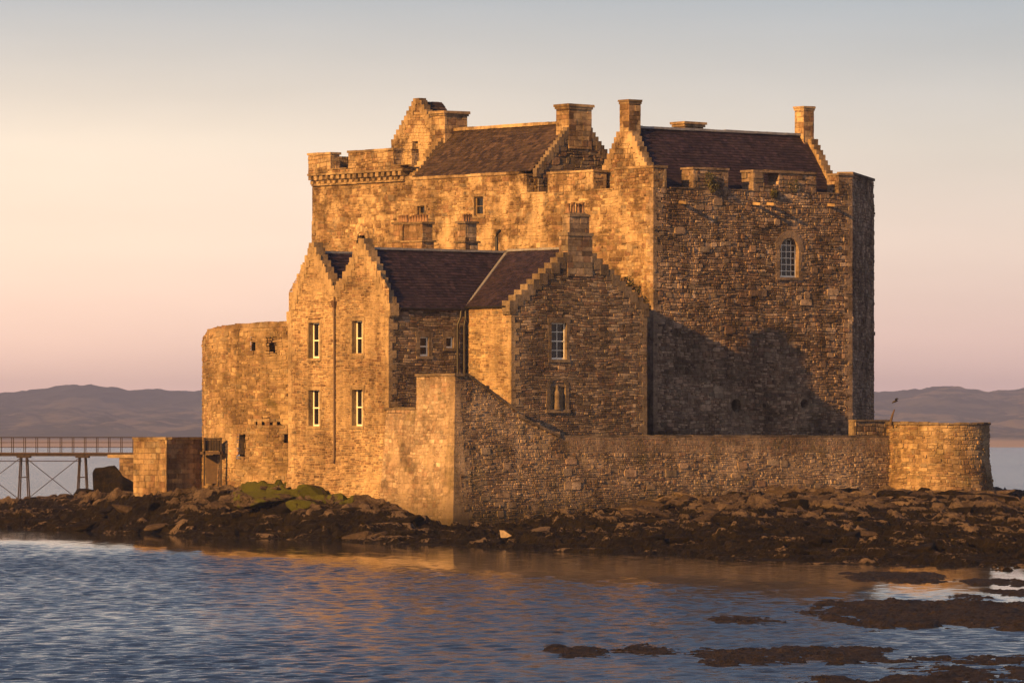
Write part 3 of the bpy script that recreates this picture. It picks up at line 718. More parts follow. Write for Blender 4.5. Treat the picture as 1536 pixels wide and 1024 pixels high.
obj('wall', mb, M_HOUSE, house, label='sunlit twin-gabled front wall')
mb = MB()
crow_steps(mb, fA, -.1, zsh-.3, m2/2-.12, zap1-.02, 10, .6); crow_steps(mb, fA, m2-.1, zval-.1, m2/2+.12, zap1-.02, 7, .6)
crow_steps(mb, fA, m2+.1, zval-.1, (m2+LA)/2-.12, zap2-.02, 7, .6); crow_steps(mb, fA, LA+.12, zsh, (m2+LA)/2+.12, zap2-.02, 10, .6)
for s, z in ((m2/2, zap1), ((m2+LA)/2, zap2)): hexa(mb, [fA(s-.26,z-.3,.05), fA(s+.26,z-.3,.05), fA(s+.26,z-.3,-.6), fA(s-.26,z-.3,-.6)], [fA(s-.24,z+.32,.05), fA(s+.24,z+.32,.05), fA(s+.24,z+.32,-.6), fA(s-.24,z+.32,-.6)], tone_dressed(), .02)
hexa(mb, [fA(m2-.5,zval-.3,.07), fA(m2+.5,zval-.3,.07), fA(m2+.4,zval-.3,-.5), fA(m2-.4,zval-.3,-.5)], [fA(m2-.5,zval+.05,.07), fA(m2+.5,zval+.05,.07), fA(m2+.3,zval+.1,-.5), fA(m2-.3,zval+.1,-.5)], tone_dressed(), .02)
hexa(mb, [fA(LA-.3,zsh-.35,.06), fA(LA+.14,zsh-.35,.06), fA(LA+.14,zsh-.35,-.6), fA(LA-.3,zsh-.35,-.6)], [fA(LA-.3,zsh,.06), fA(LA+.14,zsh,.06), fA(LA+.14,zsh,-.6), fA(LA-.3,zsh,-.6)], tone_dressed(), .01)
obj('crow_steps', mb, M_HOUSE, house)
for w in wins: sash(house, fA, *w, 2, 2, .36, .13, True, True, M_HOUSE)
# rainwater pipe in the middle of the front
mb = MB(); q = [fA(m2, zA(445,503), .09), fA(m2, zA(688,503), .09), fA(m2, zA(694,503), .16)]
tube(mb, q, .055, 8); qa = zA(452,503); hexa(mb, [fA(m2-.09,qa-.35,.03), fA(m2+.09,qa-.35,.03), fA(m2+.09,qa-.35,.16), fA(m2-.09,qa-.35,.16)][::-1], [fA(m2-.17,qa,.03), fA(m2+.17,qa,.03), fA(m2+.17,qa,.24), fA(m2-.17,qa,.24)][::-1], (.5,.5,.5))
zz = zA(470,503)
while zz > zA(680,503): tube(mb, [fA(m2,zz,.09), fA(m2,zz-.08,.09)], .075, 8); zz -= 1.5
obj('drainpipe', mb, M_PIPE, house)
# side wall of the twin-gabled block
fS = Frame(P(uA,vF), P(uA,vBL)); sS = lambda px: V(px,uA)-vF; zS = lambda py, px: Z(py, uA, V(px,uA))
ws = (sS(630), sS(643), zS(534,637), zS(505,637)); ws2 = (sS(669), sS(680), zS(522,675), zS(505,675))
zeA = Z(462, uA, (vF+vBL)/2)
mb = MB(); masonry(mb, fS, [(0,1.),(fS.L,1.),(fS.L,zeA),(0,zeA)], 'coursed', [ws, ws2], zmin=5.0, hm=.2, rev=.22)
obj('wall', mb, M_GABLE, house, label='shaded side wall with two small windows')
sash(house, fS, *ws, 1, 2, .14, .24, True, True, M_GABLE); sash(house, fS, *ws2, 1, 1, .14, .2, False, True, M_GABLE)
# wall and gable of the cross wing
fBL = Frame(P(uA,vBL), P(uB,vBL)); mb = MB()
zeB = Z(459, (uA+uB)/2, vBL)
masonry(mb, fBL, [(0,1.),(fBL.L,1.),(fBL.L,zeB),(0,zeB)], 'coursed', zmin=5.0, bd=.008)
quoins(mb, uB, vBL, 1, 1, 5.0, Z(456,uB,vBL))
obj('wall', mb, M_HOUSE, house, label='sunlit wall of the cross wing beside the drainpipe')
fB = Frame(P(uB,vBL), P(uB,vBR)); LB = fB.L; sB = lambda px: V(px,uB)-vBL; zB = lambda py, px: Z(py, uB, V(px,uB))
zshB = zB(458, 770); zapB = zB(372, 868)
wb = (sB(827), sB(850), zB(539,838), zB(484,838)); nb = (sB(825), sB(848), zB(614,836), zB(580,836))
mb = MB(); masonry(mb, fB, [(0,1.),(LB,1.),(LB,zshB),(LB/2,zapB),(0,zshB)], 'coursed', [wb, nb], zmin=5.0, hm=.17, rev=.3)
quoins(mb, uB, vBR, 1, -1, 5.0, zshB)
obj('wall', mb, M_GABLE, house, label='broad shaded gable wall with sash window and niche')
sash(house, fB, *wb, 2, 4, .2, .2, True, True, M_GABLE)
mb = MB(); cx, r = (nb[0]+nb[1])/2, (nb[1]-nb[0])/2; zs_ = nb[3]                    # arched niche with a weathered figure
zz = nb[2]
while zz < zs_-.02:
    h = min(.4, zs_-zz)
    for a, b in ((nb[0]-.26, nb[0]), (nb[1], nb[1]+.26)): hexa(mb, [fB(a,zz,-.25), fB(b,zz,-.25), fB(b,zz+h-.01,-.25), fB(a,zz+h-.01,-.25)], [fB(a,zz,.03), fB(b,zz,.03), fB(b,zz+h-.01,.03), fB(a,zz+h-.01,.03)], tone_dressed(), .006)
    zz += h
for i in range(7):
    a0, a1 = math.pi*i/7, math.pi*(i+1)/7-.02
    q = [(cx+math.cos(t)*rr, zs_+math.sin(t)*rr*.75) for t, rr in ((a0,r),(a0,r+.27),(a1,r+.27),(a1,r))]
    hexa(mb, [fB(*p,-.25) for p in q], [fB(*p,.03) for p in q], tone_dressed(), .005)
hexa(mb, [fB(nb[0]-.32,nb[2]-.18,-.2), fB(nb[1]+.32,nb[2]-.18,-.2), fB(nb[1]+.32,nb[2],-.2), fB(nb[0]-.32,nb[2],-.2)], [fB(nb[0]-.32,nb[2]-.18,.1), fB(nb[1]+.32,nb[2]-.18,.1), fB(nb[1]+.32,nb[2],.06), fB(nb[0]-.32,nb[2],.06)], tone_dressed(), .006)
nobj = obj('niche', mb, M_GABLE, house)
mb = MB(); q = [(cx+math.cos(t)*r, zs_+math.sin(t)*r*.75) for t in [math.pi*i/8 for i in range(9)]]
mb.add([fB(*p,-.2) for p in [(nb[0],nb[2]),(nb[1],nb[2])]+q], [tuple(range(11))], (.6,1.,.5))
obj('back_panel', mb, M_HOUSE, nobj)
mb = MB(); hgt = nb[3]-nb[2]
for zz_, rr, dd in ((0,.2,0),):
    prof = [(.0,.24), (.15,.24), (.35,.2), (.6,.22), (.78,.2), (.88,.09), (.95,.12), (1.05,.11), (1.1,.03)]
    tube(mb, [fB(cx, nb[2]+hgt*a_, -.06) for a_, _ in prof], [b_*.85 for _, b_ in prof], 10, (.5,1.,.5))
obj('carved_figure', mb, M_GABLE, nobj, True)
mb = MB()
for a, s0_, s1_ in ((-.14, -.12, LB/2-.75), (LB-.3, LB+.12, LB/2+.75)):
    mb = MB(); crow_steps(mb, fB, s0_, zshB-.05, s1_, zapB-.28, 10, .6); hexa(mb, [fB(a,zshB-.5,.06), fB(a+.44,zshB-.5,.06), fB(a+.44,zshB-.5,-.6), fB(a,zshB-.5,-.6)], [fB(a,zshB,.06), fB(a+.44,zshB,.06), fB(a+.44,zshB,-.6), fB(a,zshB,-.6)], tone_dressed(), .012)
    obj('crow_steps', mb, M_GABLE, house)
# apex chimney of the cross wing
vm = (vBL+vBR)/2
ztop = zB(322, 870)
mb = MB(); stone_block(mb, uB-.05, uB+.72, vm-.92, vm+.92, zapB-1.6, zB(352,870), 'ashlar')
box(mb, uB-.09, uB+.77, vm-.97, vm+.97, zB(354,870), zB(349,870), None, .012)
stone_block(mb, uB+.02, uB+.65, vm-.74, vm+.74, zB(349,870), ztop-.1, 'ashlar')
box(mb, uB-.02, uB+.69, vm-.78, vm+.78, ztop-.12, ztop, None, .02)
hexa(mb, [(*P(uB+.62,vm-.7),ztop), (*P(uB+.05,vm-.7),ztop), (*P(uB+.05,vm+.7),ztop), (*P(uB+.62,vm+.7),ztop)][::-1], [(*P(uB+.48,vm-.55),ztop+.12), (*P(uB+.2,vm-.55),ztop+.12), (*P(uB+.2,vm+.55),ztop+.12), (*P(uB+.48,vm+.55),ztop+.12)][::-1], (.3,1.,.5))
c = obj('chimney', mb, M_GABLE, house, label='tall chimney on the broad gable')
pots(c, [(uB+.34, vm+d, ztop+.08) for d in (-.55,-.2,.18,.5)], .6, .12)
# roofs
zrA1, zrA2, zrB = zap1-.25, Z(373, (uA+uV)/2, vF), zB(372, 860)
u1m, u2m = (uAL+uV)/2, (uA+uV)/2; vbk = vBR-1.0
mb = MB()
slates(mb, pt(uA-.12,vF+.5,zeA), pt(uA-.12,vm,zeA), pt(u2m,vF+.5,zrA2), pt(u2m,vm,zrA2), .19, .26)
slates(mb, pt(uV,vbk,zval-.2), pt(uV,vF+.5,zval-.2), pt(u2m,vbk,zrA2), pt(u2m,vF+.5,zrA2), .3, .4)
slates(mb, pt(uA,vm,zeA), pt(uA,vbk,zeA), pt(u2m,vm,zrA2), pt(u2m,vbk,zrA2), .3, .4)
obj('roof', mb, M_SLATE, house, label='shaded purple slate slope behind the second gable')
mb = MB()
slates(mb, pt(uV,vF+.5,zval-.2), pt(uV,vbk,zval-.2), pt(u1m,vF+.5,zrA1), pt(u1m,vbk,zrA1), .22, .3)
slates(mb, pt(uAL,vbk,zsh-.2), pt(uAL,vF+.5,zsh-.2), pt(u1m,vbk,zrA1), pt(u1m,vF+.5,zrA1), .22, .3)
obj('roof', mb, M_SLATE, house, label='slate slope in the valley between the twin gables')
mb = MB()
slates(mb, pt(uA+3.0,vBL-.12-0,zeB), pt(uB+.5,vBL-.12,zeB), pt(uA+3.0,vm,zrB), pt(uB+.5,vm,zrB), .19, .26)
slates(mb, pt(uB+.5,vBR,zeB), pt(uA+3.0,vBR,zeB), pt(uB+.5,vm,zrB), pt(uA+3.0,vm,zrB), .3, .4)
obj('roof', mb, M_SLATE, house, label='sunlit brown slate slope of the cross wing')
mb = MB()
slabs(mb, u2m-.12, u2m+.12, vF+.6, vm, zrA2-.02, zrA2+.1, 1.2); slabs(mb, uB+.74, u2m, vm-.12, vm+.12, zrB-.02, zrB+.1, 1.2); slabs(mb, u1m-.12, u1m+.12, vF+.6, vbk, zrA1-.02, zrA1+.1, 1.2)
tube(mb, [pt(uA-.0,vBL-.0,zeA+.1), pt(u2m,vm,min(zrA2,zrB)+.06)], .13, 6)
obj('ridge', mb, M_LEAD, house)
# remaining walls of the house
mb = MB()
for p0, p1, zt in ((P(uAL,vbk), P(uAL,vF), zsh), (P(uA+3,vBR), P(uAL,vbk), zsh), (P(uB,vBR), P(uA+3,vBR), zeB)):
    f = Frame(p0, p1); masonry(mb, f, [(0,1.),(f.L,1.),(f.L,zt),(0,zt)], 'small', zmin=9.)
obj('wall', mb, M_GABLE, house, label='rear walls of the house')
mb = MB()  # stepped wall head seen left of the first gable
stone_block(mb, uAL-.2, uAL+.35, vF+1.2, vF+2.4, zsh-1.0, Z(412,uAL,vF+1.8), 'small'); stone_block(mb, uAL+.0, uAL+.6, vF+.75, vF+1.3, zsh-2, Z(442,uAL,vF), 'small')
obj('wall_head', mb, M_HOUSE, house)
# gutters and pipes in the corner
mb = MB(); tube(mb, [pt(uA-.16,vF+.7,zeA-.05), pt(uA-.16,vBL-.1,zeA-.05)], .07, 8); tube(mb, [pt(uA-.1,vBL-.16,zeB-.06), pt(uB+.3,vBL-.16,zeB-.06)], .06, 8); obj('gutter', mb, M_IRON, house)
for du, dv in ((-.12,-.75), (-.16,-.3)):
    mb = MB(); tube(mb, [pt(uA-.16,vBL+dv*.7,zeA-.1), pt(uA-.2,vBL+dv*.8,zeA-.5), pt(uA+du,vBL+dv,zeA-.9), pt(uA+du,vBL+dv,5.0)], .07, 8); obj('drainpipe', mb, M_IRON, house)
# chimneys behind the ridge
def stack(pxa, pxb, pyt, pyb, vv, depth, npots, ph, m=M_HOUSE, lab=None, wide=None):
    a, b = U(pxb, vv), U(pxa, vv); uu = (a+b)/2; zt, zb = Z(pyt, uu, vv), Z(pyb, uu, vv)
    mb = MB(); stone_block(mb, a, b, vv, vv+depth, zb-2.5, zb+(zt-zb)*.3, 'ashlar'); box(mb, a-.1, b+.1, vv-.1, vv+depth+.1, zb+(zt-zb)*.3, zb+(zt-zb)*.36, None, .01)
    stone_block(mb, a+.06, b-.06, vv+.06, vv+depth-.06, zb+(zt-zb)*.36, zt-.1, 'ashlar'); box(mb, a-.04, b+.04, vv-.04, vv+depth+.04, zt-.12, zt, None, .012)
    c = obj('chimney', mb, m, house, label=lab)
    if wide: pots(c, [(uu, vv+.2+(depth-.4)*i/(npots-1), zt) for i in range(npots)], ph, .08)
    else: pots(c, [(a+.15+(b-a-.3)*i/(npots-1), vv+depth/2, zt) for i in range(npots)], ph, .1)
stack(604, 633, 333, 376, vm+.3, .9, 7, .42, M_HOUSE, 'long lit chimney with a row of small pots')
stack(588, 603, 333, 376, vm+.7, .9, 4, .42, M_HOUSE, 'plain lit chimney next to the long one')
stack(684, 698, 332, 378, vm-.9, .95, 4, .42, M_GABLE, 'slim shaded chimney on the ridge', True)
mb = MB(); vp = vm+.4; upx = U(745,vp); zq = Z(376,upx,vp); zq2 = Z(350,upx,vp)
tube(mb, [pt(upx,vp,zq-1), pt(upx,vp,zq2-.25), pt(upx-.05,vp,zq2), pt(upx-.3,vp,zq2+.15)], .09, 8, ); obj('flue', mb, M_IRON, house)
mb = MB(); vq = V(593, uA+1.2); zq = Z(445,uA+1.2,vq)-.4; tube(mb, [pt(uA+1.2,vq,zq), pt(uA+1.2,vq,zq+1.05)], [.09,.07], 8); o_ = obj('vent_pipe', mb, M_POT, house)
mb = MB(); tube(mb, [pt(uA+1.1,vq,zq+.2), pt(uA+1.2,vq,zq+.6)], [.26,.1], 8); obj('flashing', mb, M_LEAD, o_)

# ================================================================== RAMPART with buttress
ramp_t = thing('rampart_wall', 'low rubble rampart wall rising to a tall buttress below the house, running right to the bastion', 'wall', (*P(uRp,(vF)), .4))
fT = Frame(P(uA+.4,vF-.03), P(uRp,vF-.03), Z(600, uRp, vF), .10); LT = fT.L
zb1, zb2 = Z(561, uRp, vF), Z(611, uRp, vF); stp = (uA+.4)-U(625,vF)
mb = MB()
masonry(mb, fT, [[(stp,-.8),(LT,-.8),(LT,zb1-.1),(stp,zb1-.1)], [(.3,-.8),(stp,-.8),(stp,zb2-.1),(.3,zb2-.1)]], 'small', proud=.6, tb=(.3,1.), bd=.008)
zz, k = .2, 0
oz = lambda z: (Z(600,uRp,vF)-z)*.1 if z < Z(600,uRp,vF) else 0.
for za_, zc_ in ((-.8, Z(600,uRp,vF)), (Z(600,uRp,vF), zb1-.1)):
    q_ = lambda z: [(*P(uRp+.012-oz(z),vF-.018-oz(z)),z), (*P(uRp+.012-oz(z),vF+.5),z), (*P(uRp+.5,vF+.5),z), (*P(uRp+.5,vF-.018-oz(z)),z)]
    hexa(mb, q_(za_), q_(zc_), (.5,1.,.5))
while zz < zb1-.3:                                                          # dressed corner of the buttress
    h = R.uniform(.3,.45); a = .75 if k % 2 else .4; off = (Z(600,uRp,vF)-zz)*.1 if zz < Z(600,uRp,vF) else 0
    q_ = lambda z: [(*P(uRp-.012-oz(z),vF-.045-oz(z)),z), (*P(uRp-.012-oz(z),vF+1.15-a),z), (*P(uRp+a,vF+1.15-a),z), (*P(uRp+a,vF-.045-oz(z)),z)]
    hexa(mb, q_(zz+.006), q_(zz+h-.006), (R.uniform(.4,1),1.,R.random()), .008); zz += h; k += 1
obj('buttress', mb, M_RAMP, ramp_t, label='sunlit face of the buttress')
vE = V(1334, uRp)
zt = lambda py, px: Z(py, uRp, V(px, uRp)); sR = lambda px: V(px,uRp)-vF
fW = Frame(P(uRp,vF-.03), P(uRp,vE), Z(600, uRp, vF), .10); LW = fW.L
x1, x2, x3 = sR(703), sR(775), sR(836)
zlev = zt(654, 836)
mb = MB(); zb = -.8
masonry(mb, fW, [[(0,zb),(x1,zb),(x1,zb1-.1),(0,zb1-.1)], [(x1,zb),(x2,zb),(x2,zt(614,775)),(x1,zb1-.12)], [(x2,zb),(x3,zb),(x3,zlev),(x2,zt(622,775))], [(x3,zb),(LW,zb),(LW,zlev-.9),(x3,zlev-.9)]], 'rubble', proud=.85, sc=.5, bd=.015)
masonry(mb, fW, [(x3,zlev-.9),(LW,zlev-.9),(LW,zlev-.07),(x3,zlev-.07)], 'small', proud=.35, tb=(.1,.5), sc=.7, bd=.008)
big_stones(mb, fW, 22, x3, LW-.5, 1.5, zlev-1.2, (), .03, .2); big_stones(mb, fW, 10, 1.2, x2, .8, 5., (), .03, .2)
obj('wall', mb, M_RAMP, ramp_t)
mb = MB()
slabs(mb, uRp-.1, U(625,vF), vF-.12, vF+.6, zb1-.1, zb1+.03); slabs(mb, U(625,vF)+.01, uA+.3, vF-.1, vF+.6, zb2-.1, zb2+.03)
slabs(mb, uRp-.1, uRp+.6, vF+.61, vF+x1, zb1-.1, zb1+.03, .6)
def slope_cap(s0, z0, s1, z1, n=6):
    for i in range(n):
        a, b = i/n, (i+1)/n
        sa, sb, za_, zb_ = s0+(s1-s0)*a, s0+(s1-s0)*b-.01, z0+(z1-z0)*a, z0+(z1-z0)*b
        hexa(mb, [fW(sa,za_-.13,.1), fW(sb,zb_-.13,.1), fW(sb,zb_-.13,-.6), fW(sa,za_-.13,-.6)], [fW(sa,za_+.03,.1), fW(sb,zb_+.03,.1), fW(sb,zb_+.03,-.6), fW(sa,za_+.03,-.6)], (R.uniform(0,.5),1.,R.random()), .008)
slope_cap(x1, zb1, x2, zt(614,775), 7); slope_cap(x2, zt(622,775), x3, zlev+.05, 6)
slabs(mb, uRp-.1, uRp+.6, vF+x3, vE, zlev-.07, zlev+.06, 1.1)
obj('coping', mb, M_GABLE, ramp_t)
# inner side and top of the buttress mass
mb = MB(); stone_block(mb, uRp+.6, U(625,vF), vF+.55, vF+.62, 2, zb1-.1, 'small', True, 'B'); stone_block(mb, uRp+.6, uRp+.55, vF+.6, vE, 2, zlev-.1, 'small', True, 'N')
obj('rear_face', mb, M_RAMP, ramp_t)

# ================================================================== BASTION on the right
Yb = 331.3; cb = XY(1407, Yb); rb = 3.0
bast = thing('bastion', 'squat round stone bastion with sloping foot at the right end of the rampart', 'bastion', (*cb, 2.0))
dB = Drum(cb, rb, math.radians(140), ZY(690,Yb), .14); zbt = ZY(634, Yb)
mb = MB(); arc = math.radians(250)*rb
masonry(mb, dB, [(0,-.5),(arc,-.5),(arc,zbt-.1),(0,zbt-.1)], 'rubble', proud=1.0, sc=.66, bd=.02)
fl = Frame(XY(1319,Yb+.2), (cb[0]+rb*math.cos(math.radians(215)), cb[1]+rb*math.sin(math.radians(215))))
obj('wall', mb, M_TOWER, bast)
mb = MB(); n = 26
for i in range(n):
    a0, a1 = math.radians(140)+math.radians(300)*i/n, math.radians(140)+math.radians(300)*(i+1)/n-.006
    q = [(cb[0]+math.cos(a)*rr, cb[1]+math.sin(a)*rr) for a, rr in ((a0,rb-.6),(a0,rb+.09),(a1,rb+.09),(a1,rb-.6))]
    zt_ = zbt+R.uniform(-.03,.03)+(.05 if i < n*.4 else 0)
    hexa(mb, [(*p,zbt-.12) for p in q], [(*p,zt_) for p in q], (R.uniform(0,.6),1.,R.random()), .012)
mb.add([(cb[0]+math.cos(a)*(rb-.3), cb[1]+math.sin(a)*(rb-.3), zbt-.1) for a in [i*math.pi/16 for i in range(32)]], [tuple(range(32))], (.3,1.,.4))
obj('coping', mb, M_GABLE, bast)
w0 = P(.3, VR-.5); w1 = XY(1330, Yb-1.2)
lw = tag(obj('parapet_wall', MB(), M_GABLE), 'short dark wall linking the corner of the keep to the round bastion', 'wall')
mb = MB(); l0 = XY(1283,331.6); f = Frame(l0, (l0[0]+2.1, l0[1]+2.1*BX[1]/BX[0])); zt3 = ZY(632,333.5)
masonry(mb, f, [(0,2),(f.L,2),(f.L,zt3),(0,zt3)], 'small', zmin=4)
hexa(mb, [f(-.0,zt3,.08), f(f.L,zt3,.08), f(f.L,zt3,-.6), f(0,zt3,-.6)], [f(0,zt3+.1,.08), f(f.L,zt3+.1,.08), f(f.L,zt3+.1,-.6), f(0,zt3+.1,-.6)], tone_dressed(), .01)
hexa(mb, [f(-.0,2,-.1), f(f.L,2,-.1), f(f.L,2,-.58), f(0,2,-.58)], [f(0,zt3-.01,-.1), f(f.L,zt3-.01,-.1), f(f.L,zt3-.01,-.58), f(0,zt3-.01,-.58)], (.3,1.,.5))
bpy.data.objects.remove(lw); lw = tag(obj('parapet_wall', mb, M_GABLE), 'short dark wall linking the corner of the keep to the round bastion', 'wall')

# ================================================================== ROUND TOWER on the left
Yt = 334.5; rt = 7.2; ct = ((305-CXP)/F*Yt+rt-.05, Yt)
tower = thing('round_tower', 'broad round rubble tower with tiny square loops left of the gabled house', 'tower', (*ct, 2.0))
dT = Drum(ct, rt, math.radians(165), ZY(640,Yt), .02); ztt = ZY(488, Yt-6)
def drum_s(px, Yn=None):
    for i in range(2000):
        a = math.radians(175+i*.05); x, y = ct[0]+math.cos(a)*rt, ct[1]+math.sin(a)*rt
        if CXP+F*x/y >= px: return (a-dT.a0)*rt, y
    return 0, ct[1]
holesT = []
for px, py, wd, ht in ((381,519,.16,.24), (408,519,.16,.24), (384,635,.11,.11), (395,635,.1,.1), (407,635,.1,.1), (418,635,.1,.1), (363,667,.24,.56), (430,656,.12,.22)):
    s, y = drum_s(px); holesT.append((s-wd, s+wd, ZY(py,y)-ht, ZY(py,y)+ht))
mb = MB(); arc = math.radians(180)*rt
masonry(mb, dT, [(0,0),(arc,0),(arc,12.3),(.3*arc,11.72),(.16*arc,11.48),(.085*arc,11.1),(0,10.2)], 'rubble', holesT, rev=.5, proud=.9, sc=.7, bd=.014)
hs_ = sorted(h for h in holesT if h[1]-h[0] < .23)
for h, h2 in zip(hs_[:-1], hs_[1:]): hexa(mb, [dT(h[1],h[2]-.02,-.3), dT(h2[0],h[2]-.02,-.3), dT(h2[0],h[2]-.02,.02), dT(h[1],h[2]-.02,.02)][::-1], [dT(h[1],h[3]+.02,-.3), dT(h2[0],h[3]+.02,-.3), dT(h2[0],h[3]+.02,.02), dT(h[1],h[3]+.02,.02)][::-1], (R.random(),.5,R.random()))
for za_, zb_ in ((hs_[0][3], hs_[0][3]+.16), (hs_[0][2]-.14, hs_[0][2])):
    for k in range(5):
        a, b = hs_[0][0]-.25+k*.42, hs_[0][0]-.25+k*.42+.41; hexa(mb, [dT(b,za_,-.2), dT(a,za_,-.2), dT(a,za_,.025), dT(b,za_,.025)], [dT(b,zb_,-.2), dT(a,zb_,-.2), dT(a,zb_,.025), dT(b,zb_,.025)], (R.random(),.5,R.random()), .01)
obj('wall', mb, M_TOWER, tower)
mb = MB(); n = 34
for i in range(n):
    a0, a1 = math.radians(165)+math.radians(180)*i/n, math.radians(165)+math.radians(180)*(i+1)/n-.003
    q0 = [(ct[0]+math.cos(a)*rr, ct[1]+math.sin(a)*rr) for a, rr in ((a0,rt-1.2),(a0,rt+.03),(a1,rt+.03),(a1,rt-1.2))]
    q1 = [(ct[0]+math.cos(a)*rr, ct[1]+math.sin(a)*rr) for a, rr in ((a0,rt-1.0),(a0,rt-.25),(a1,rt-.25),(a1,rt-1.0))]
    zs_t = float(np.interp((i+.5)/n, [0,.085,.16,.3,1], [10.2,11.1,11.48,11.72,12.3])); hexa(mb, [(*p,zs_t-.2) for p in q0], [(*p,zs_t+.3+R.uniform(-.03,.03)) for p in q1], (R.uniform(0,.5),.5,R.random()), .02)
mb.add([(ct[0]+math.cos(a)*(rt-.5), ct[1]+math.sin(a)*(rt-.5), 11.2) for a in [i*math.pi/24 for i in range(48)]], [tuple(range(48))], (.3,.5,.4))
obj('wall_head', mb, M_TOWER, tower)

# ================================================================== landing block, gate, jetty
blk = thing('stone_block_pier', 'square stone abutment at the landward end of the jetty, left side sunlit', 'abutment', (*XY(250,345), 1.5))
Yk = 331.0; pA, pB_ = XY(249, Yk), XY(200, Yk+3.2); pC = XY(305.5, Yk+2.6); zk = ZY(656, Yk)
mb = MB()
for a, b in ((pB_, pA), (pA, pC), (pC, (pC[0]-2.0, pC[1]+3.0)), ((pC[0]-2.0, pC[1]+3.0), pB_)):
    f = Frame(a, b); masonry(mb, f, [(0,0),(f.L,0),(f.L,zk),(0,zk)], 'ashlar', proud=2.2)
mb.add([(*p, zk-.02) for p in (pB_, pA, pC, (pC[0]-2.0, pC[1]+3.0))], [(0,1,2,3)], (.3,1.,.4))
obj('wall', mb, M_TOWER, blk)
mb = MB()
for a, b in ((pB_, pA), (pA, pC)):
    f = Frame(a, b); hexa(mb, [f(-.04,zk-.12,.06), f(f.L+.04,zk-.12,.06), f(f.L+.04,zk-.12,-.4), f(0,zk-.12,-.4)], [f(-.04,zk+.03,.06), f(f.L+.04,zk+.03,.06), f(f.L+.04,zk+.03,-.4), f(0,zk+.03,-.4)], (.2,1.,.5), .012)
obj('coping', mb, M_TOWER, blk)
gate = thing('footbridge', 'short dark timber footbridge with mesh rail between stone abutment and round tower', 'footbridge', (*XY(318,330), 2.0))
Yg = 329.4
mb = MB(); x0, x1_ = XY(305,Yg)[0], XY(333,Yg)[0]
def wbox(mb, x0, x1, y0, y1, z0, z1, tone=(.5,.5,.5), jit=0.):
    q = [(x0,y0),(x1,y0),(x1,y1),(x0,y1)]; hexa(mb, [(*p,z0) for p in q], [(*p,z1) for p in q], tone, jit)
wbox(mb, x0-.2, x1_+.02, Yg, Yg+1.4, ZY(681,Yg), ZY(677,Yg)); obj('deck', mb, M_WOOD, gate)
for x in (x0+.06, x1_-.06):
    mb = MB(); wbox(mb, x-.05, x+.05, Yg, Yg+.1, ZY(728,Yg), ZY(656,Yg)); obj('post', mb, M_RUST, gate)
mb = MB(); wbox(mb, x0, x1_, Yg+.11, Yg+.17, ZY(659,Yg), ZY(656.5,Yg))
for i in range(7): tube(mb, [(x0+.1+i*.16,Yg+.14,ZY(677,Yg)), (x0+.1+i*.16,Yg+.14,ZY(657,Yg))], .012, 5)
obj('railing', mb, M_RUST, gate)
mb = MB(); wbox(mb, x0+.1, x1_-.1, Yg+.18, Yg+.21, ZY(676,Yg), ZY(659.5,Yg)); obj('mesh_panel', mb, M_RUST, gate)
mb = MB(); wbox(mb, x0+.08, x1_-.08, Yg+1.2, Yg+1.3, ZY(725,Yg), ZY(682,Yg)); obj('back_panel', mb, M_WOOD, gate)
# jetty
Yj = 478.0; jet = thing('jetty', 'long iron jetty on slender braced trestles running left over the water', 'jetty', (*XY(80,Yj), 0))
xa, xb = XY(-420,Yj)[0], XY(290,Yj)[0]; zd = ZY(678.5, Yj)
mb = MB(); n = int((xb-xa)/.45)
for i in range(n): wbox(mb, xa+(xb-xa)*i/n+.01, xa+(xb-xa)*(i+1)/n-.01, Yj-.95, Yj+.95, zd-.07, zd+R.uniform(0,.012), (R.random(),.5,.5))
obj('deck', mb, M_WOOD, jet)
for y in (-.8, .8):
    mb = MB(); wbox(mb, xa, xb, Yj+y-.06, Yj+y+.06, zd-.30, zd-.075); obj('beam', mb, M_RUST, jet)
for y in (-.9, .9):
    mb = MB()
    for zz in (.45, .85, 1.28): tube(mb, [(xa,Yj+y,zd+zz), (xb,Yj+y,zd+zz)], .028 if zz < 1.2 else .04, 6)
    x = xa+.2
    while x < xb: tube(mb, [(x,Yj+y,zd-.3), (x,Yj+y,zd+1.3)], .036, 6); x += 1.02
    obj('railing', mb, M_RUST, jet)
for px in (-360, -250, -150, -55, 36, 124):
    x = XY(px,Yj)[0]; mb = MB()
    for dx in (-.33, .33):
        for dy in (-.75, .75): tube(mb, [(x+dx*.75,Yj+dy,zd-.4), (x+dx*1.5,Yj+dy*1.35,-1.5)], .062, 8)
    for zz in (.25, 2.2): tube(mb, [(x,Yj-1.0,zz), (x,Yj+1.0,zz)], .05, 6); tube(mb, [(x-.42,Yj-.8,zz), (x+.42,Yj-.8,zz)], .05, 6)
    wbox(mb, x-.55, x+.55, Yj-1.0, Yj+1.0, zd-.44, zd-.305); obj('trestle', mb, M_RUST, jet)
    if px < 124:
        x2_ = XY({-360:-250,-250:-150,-150:-55,-55:36,36:124}[px],Yj)[0]; mb = MB()
        tube(mb, [(x+.3,Yj-.9,zd-.5), (x2_-.4,Yj-1.0,.4)], .035, 6); tube(mb, [(x+.4,Yj-1.05,.4), (x2_-.3,Yj-.8,zd-.5)], .035, 6)
        tube(mb, [(x,Yj-.9,zd-.7), (x2_,Yj-.9,zd-.7)], .04, 6); tube(mb, [(x,Yj-.95,.25), (x2_,Yj-.95,.25)], .06, 6)
        obj('brace', mb, M_RUST, jet)
mb = MB(); x0, x1_ = XY(181,Yj-40)[0], XY(225,Yj-40)[0]
f = [(x0,Yj-41.5),(x1_,Yj-41.5),(x1_,Yj-39),(x0,Yj-39)]
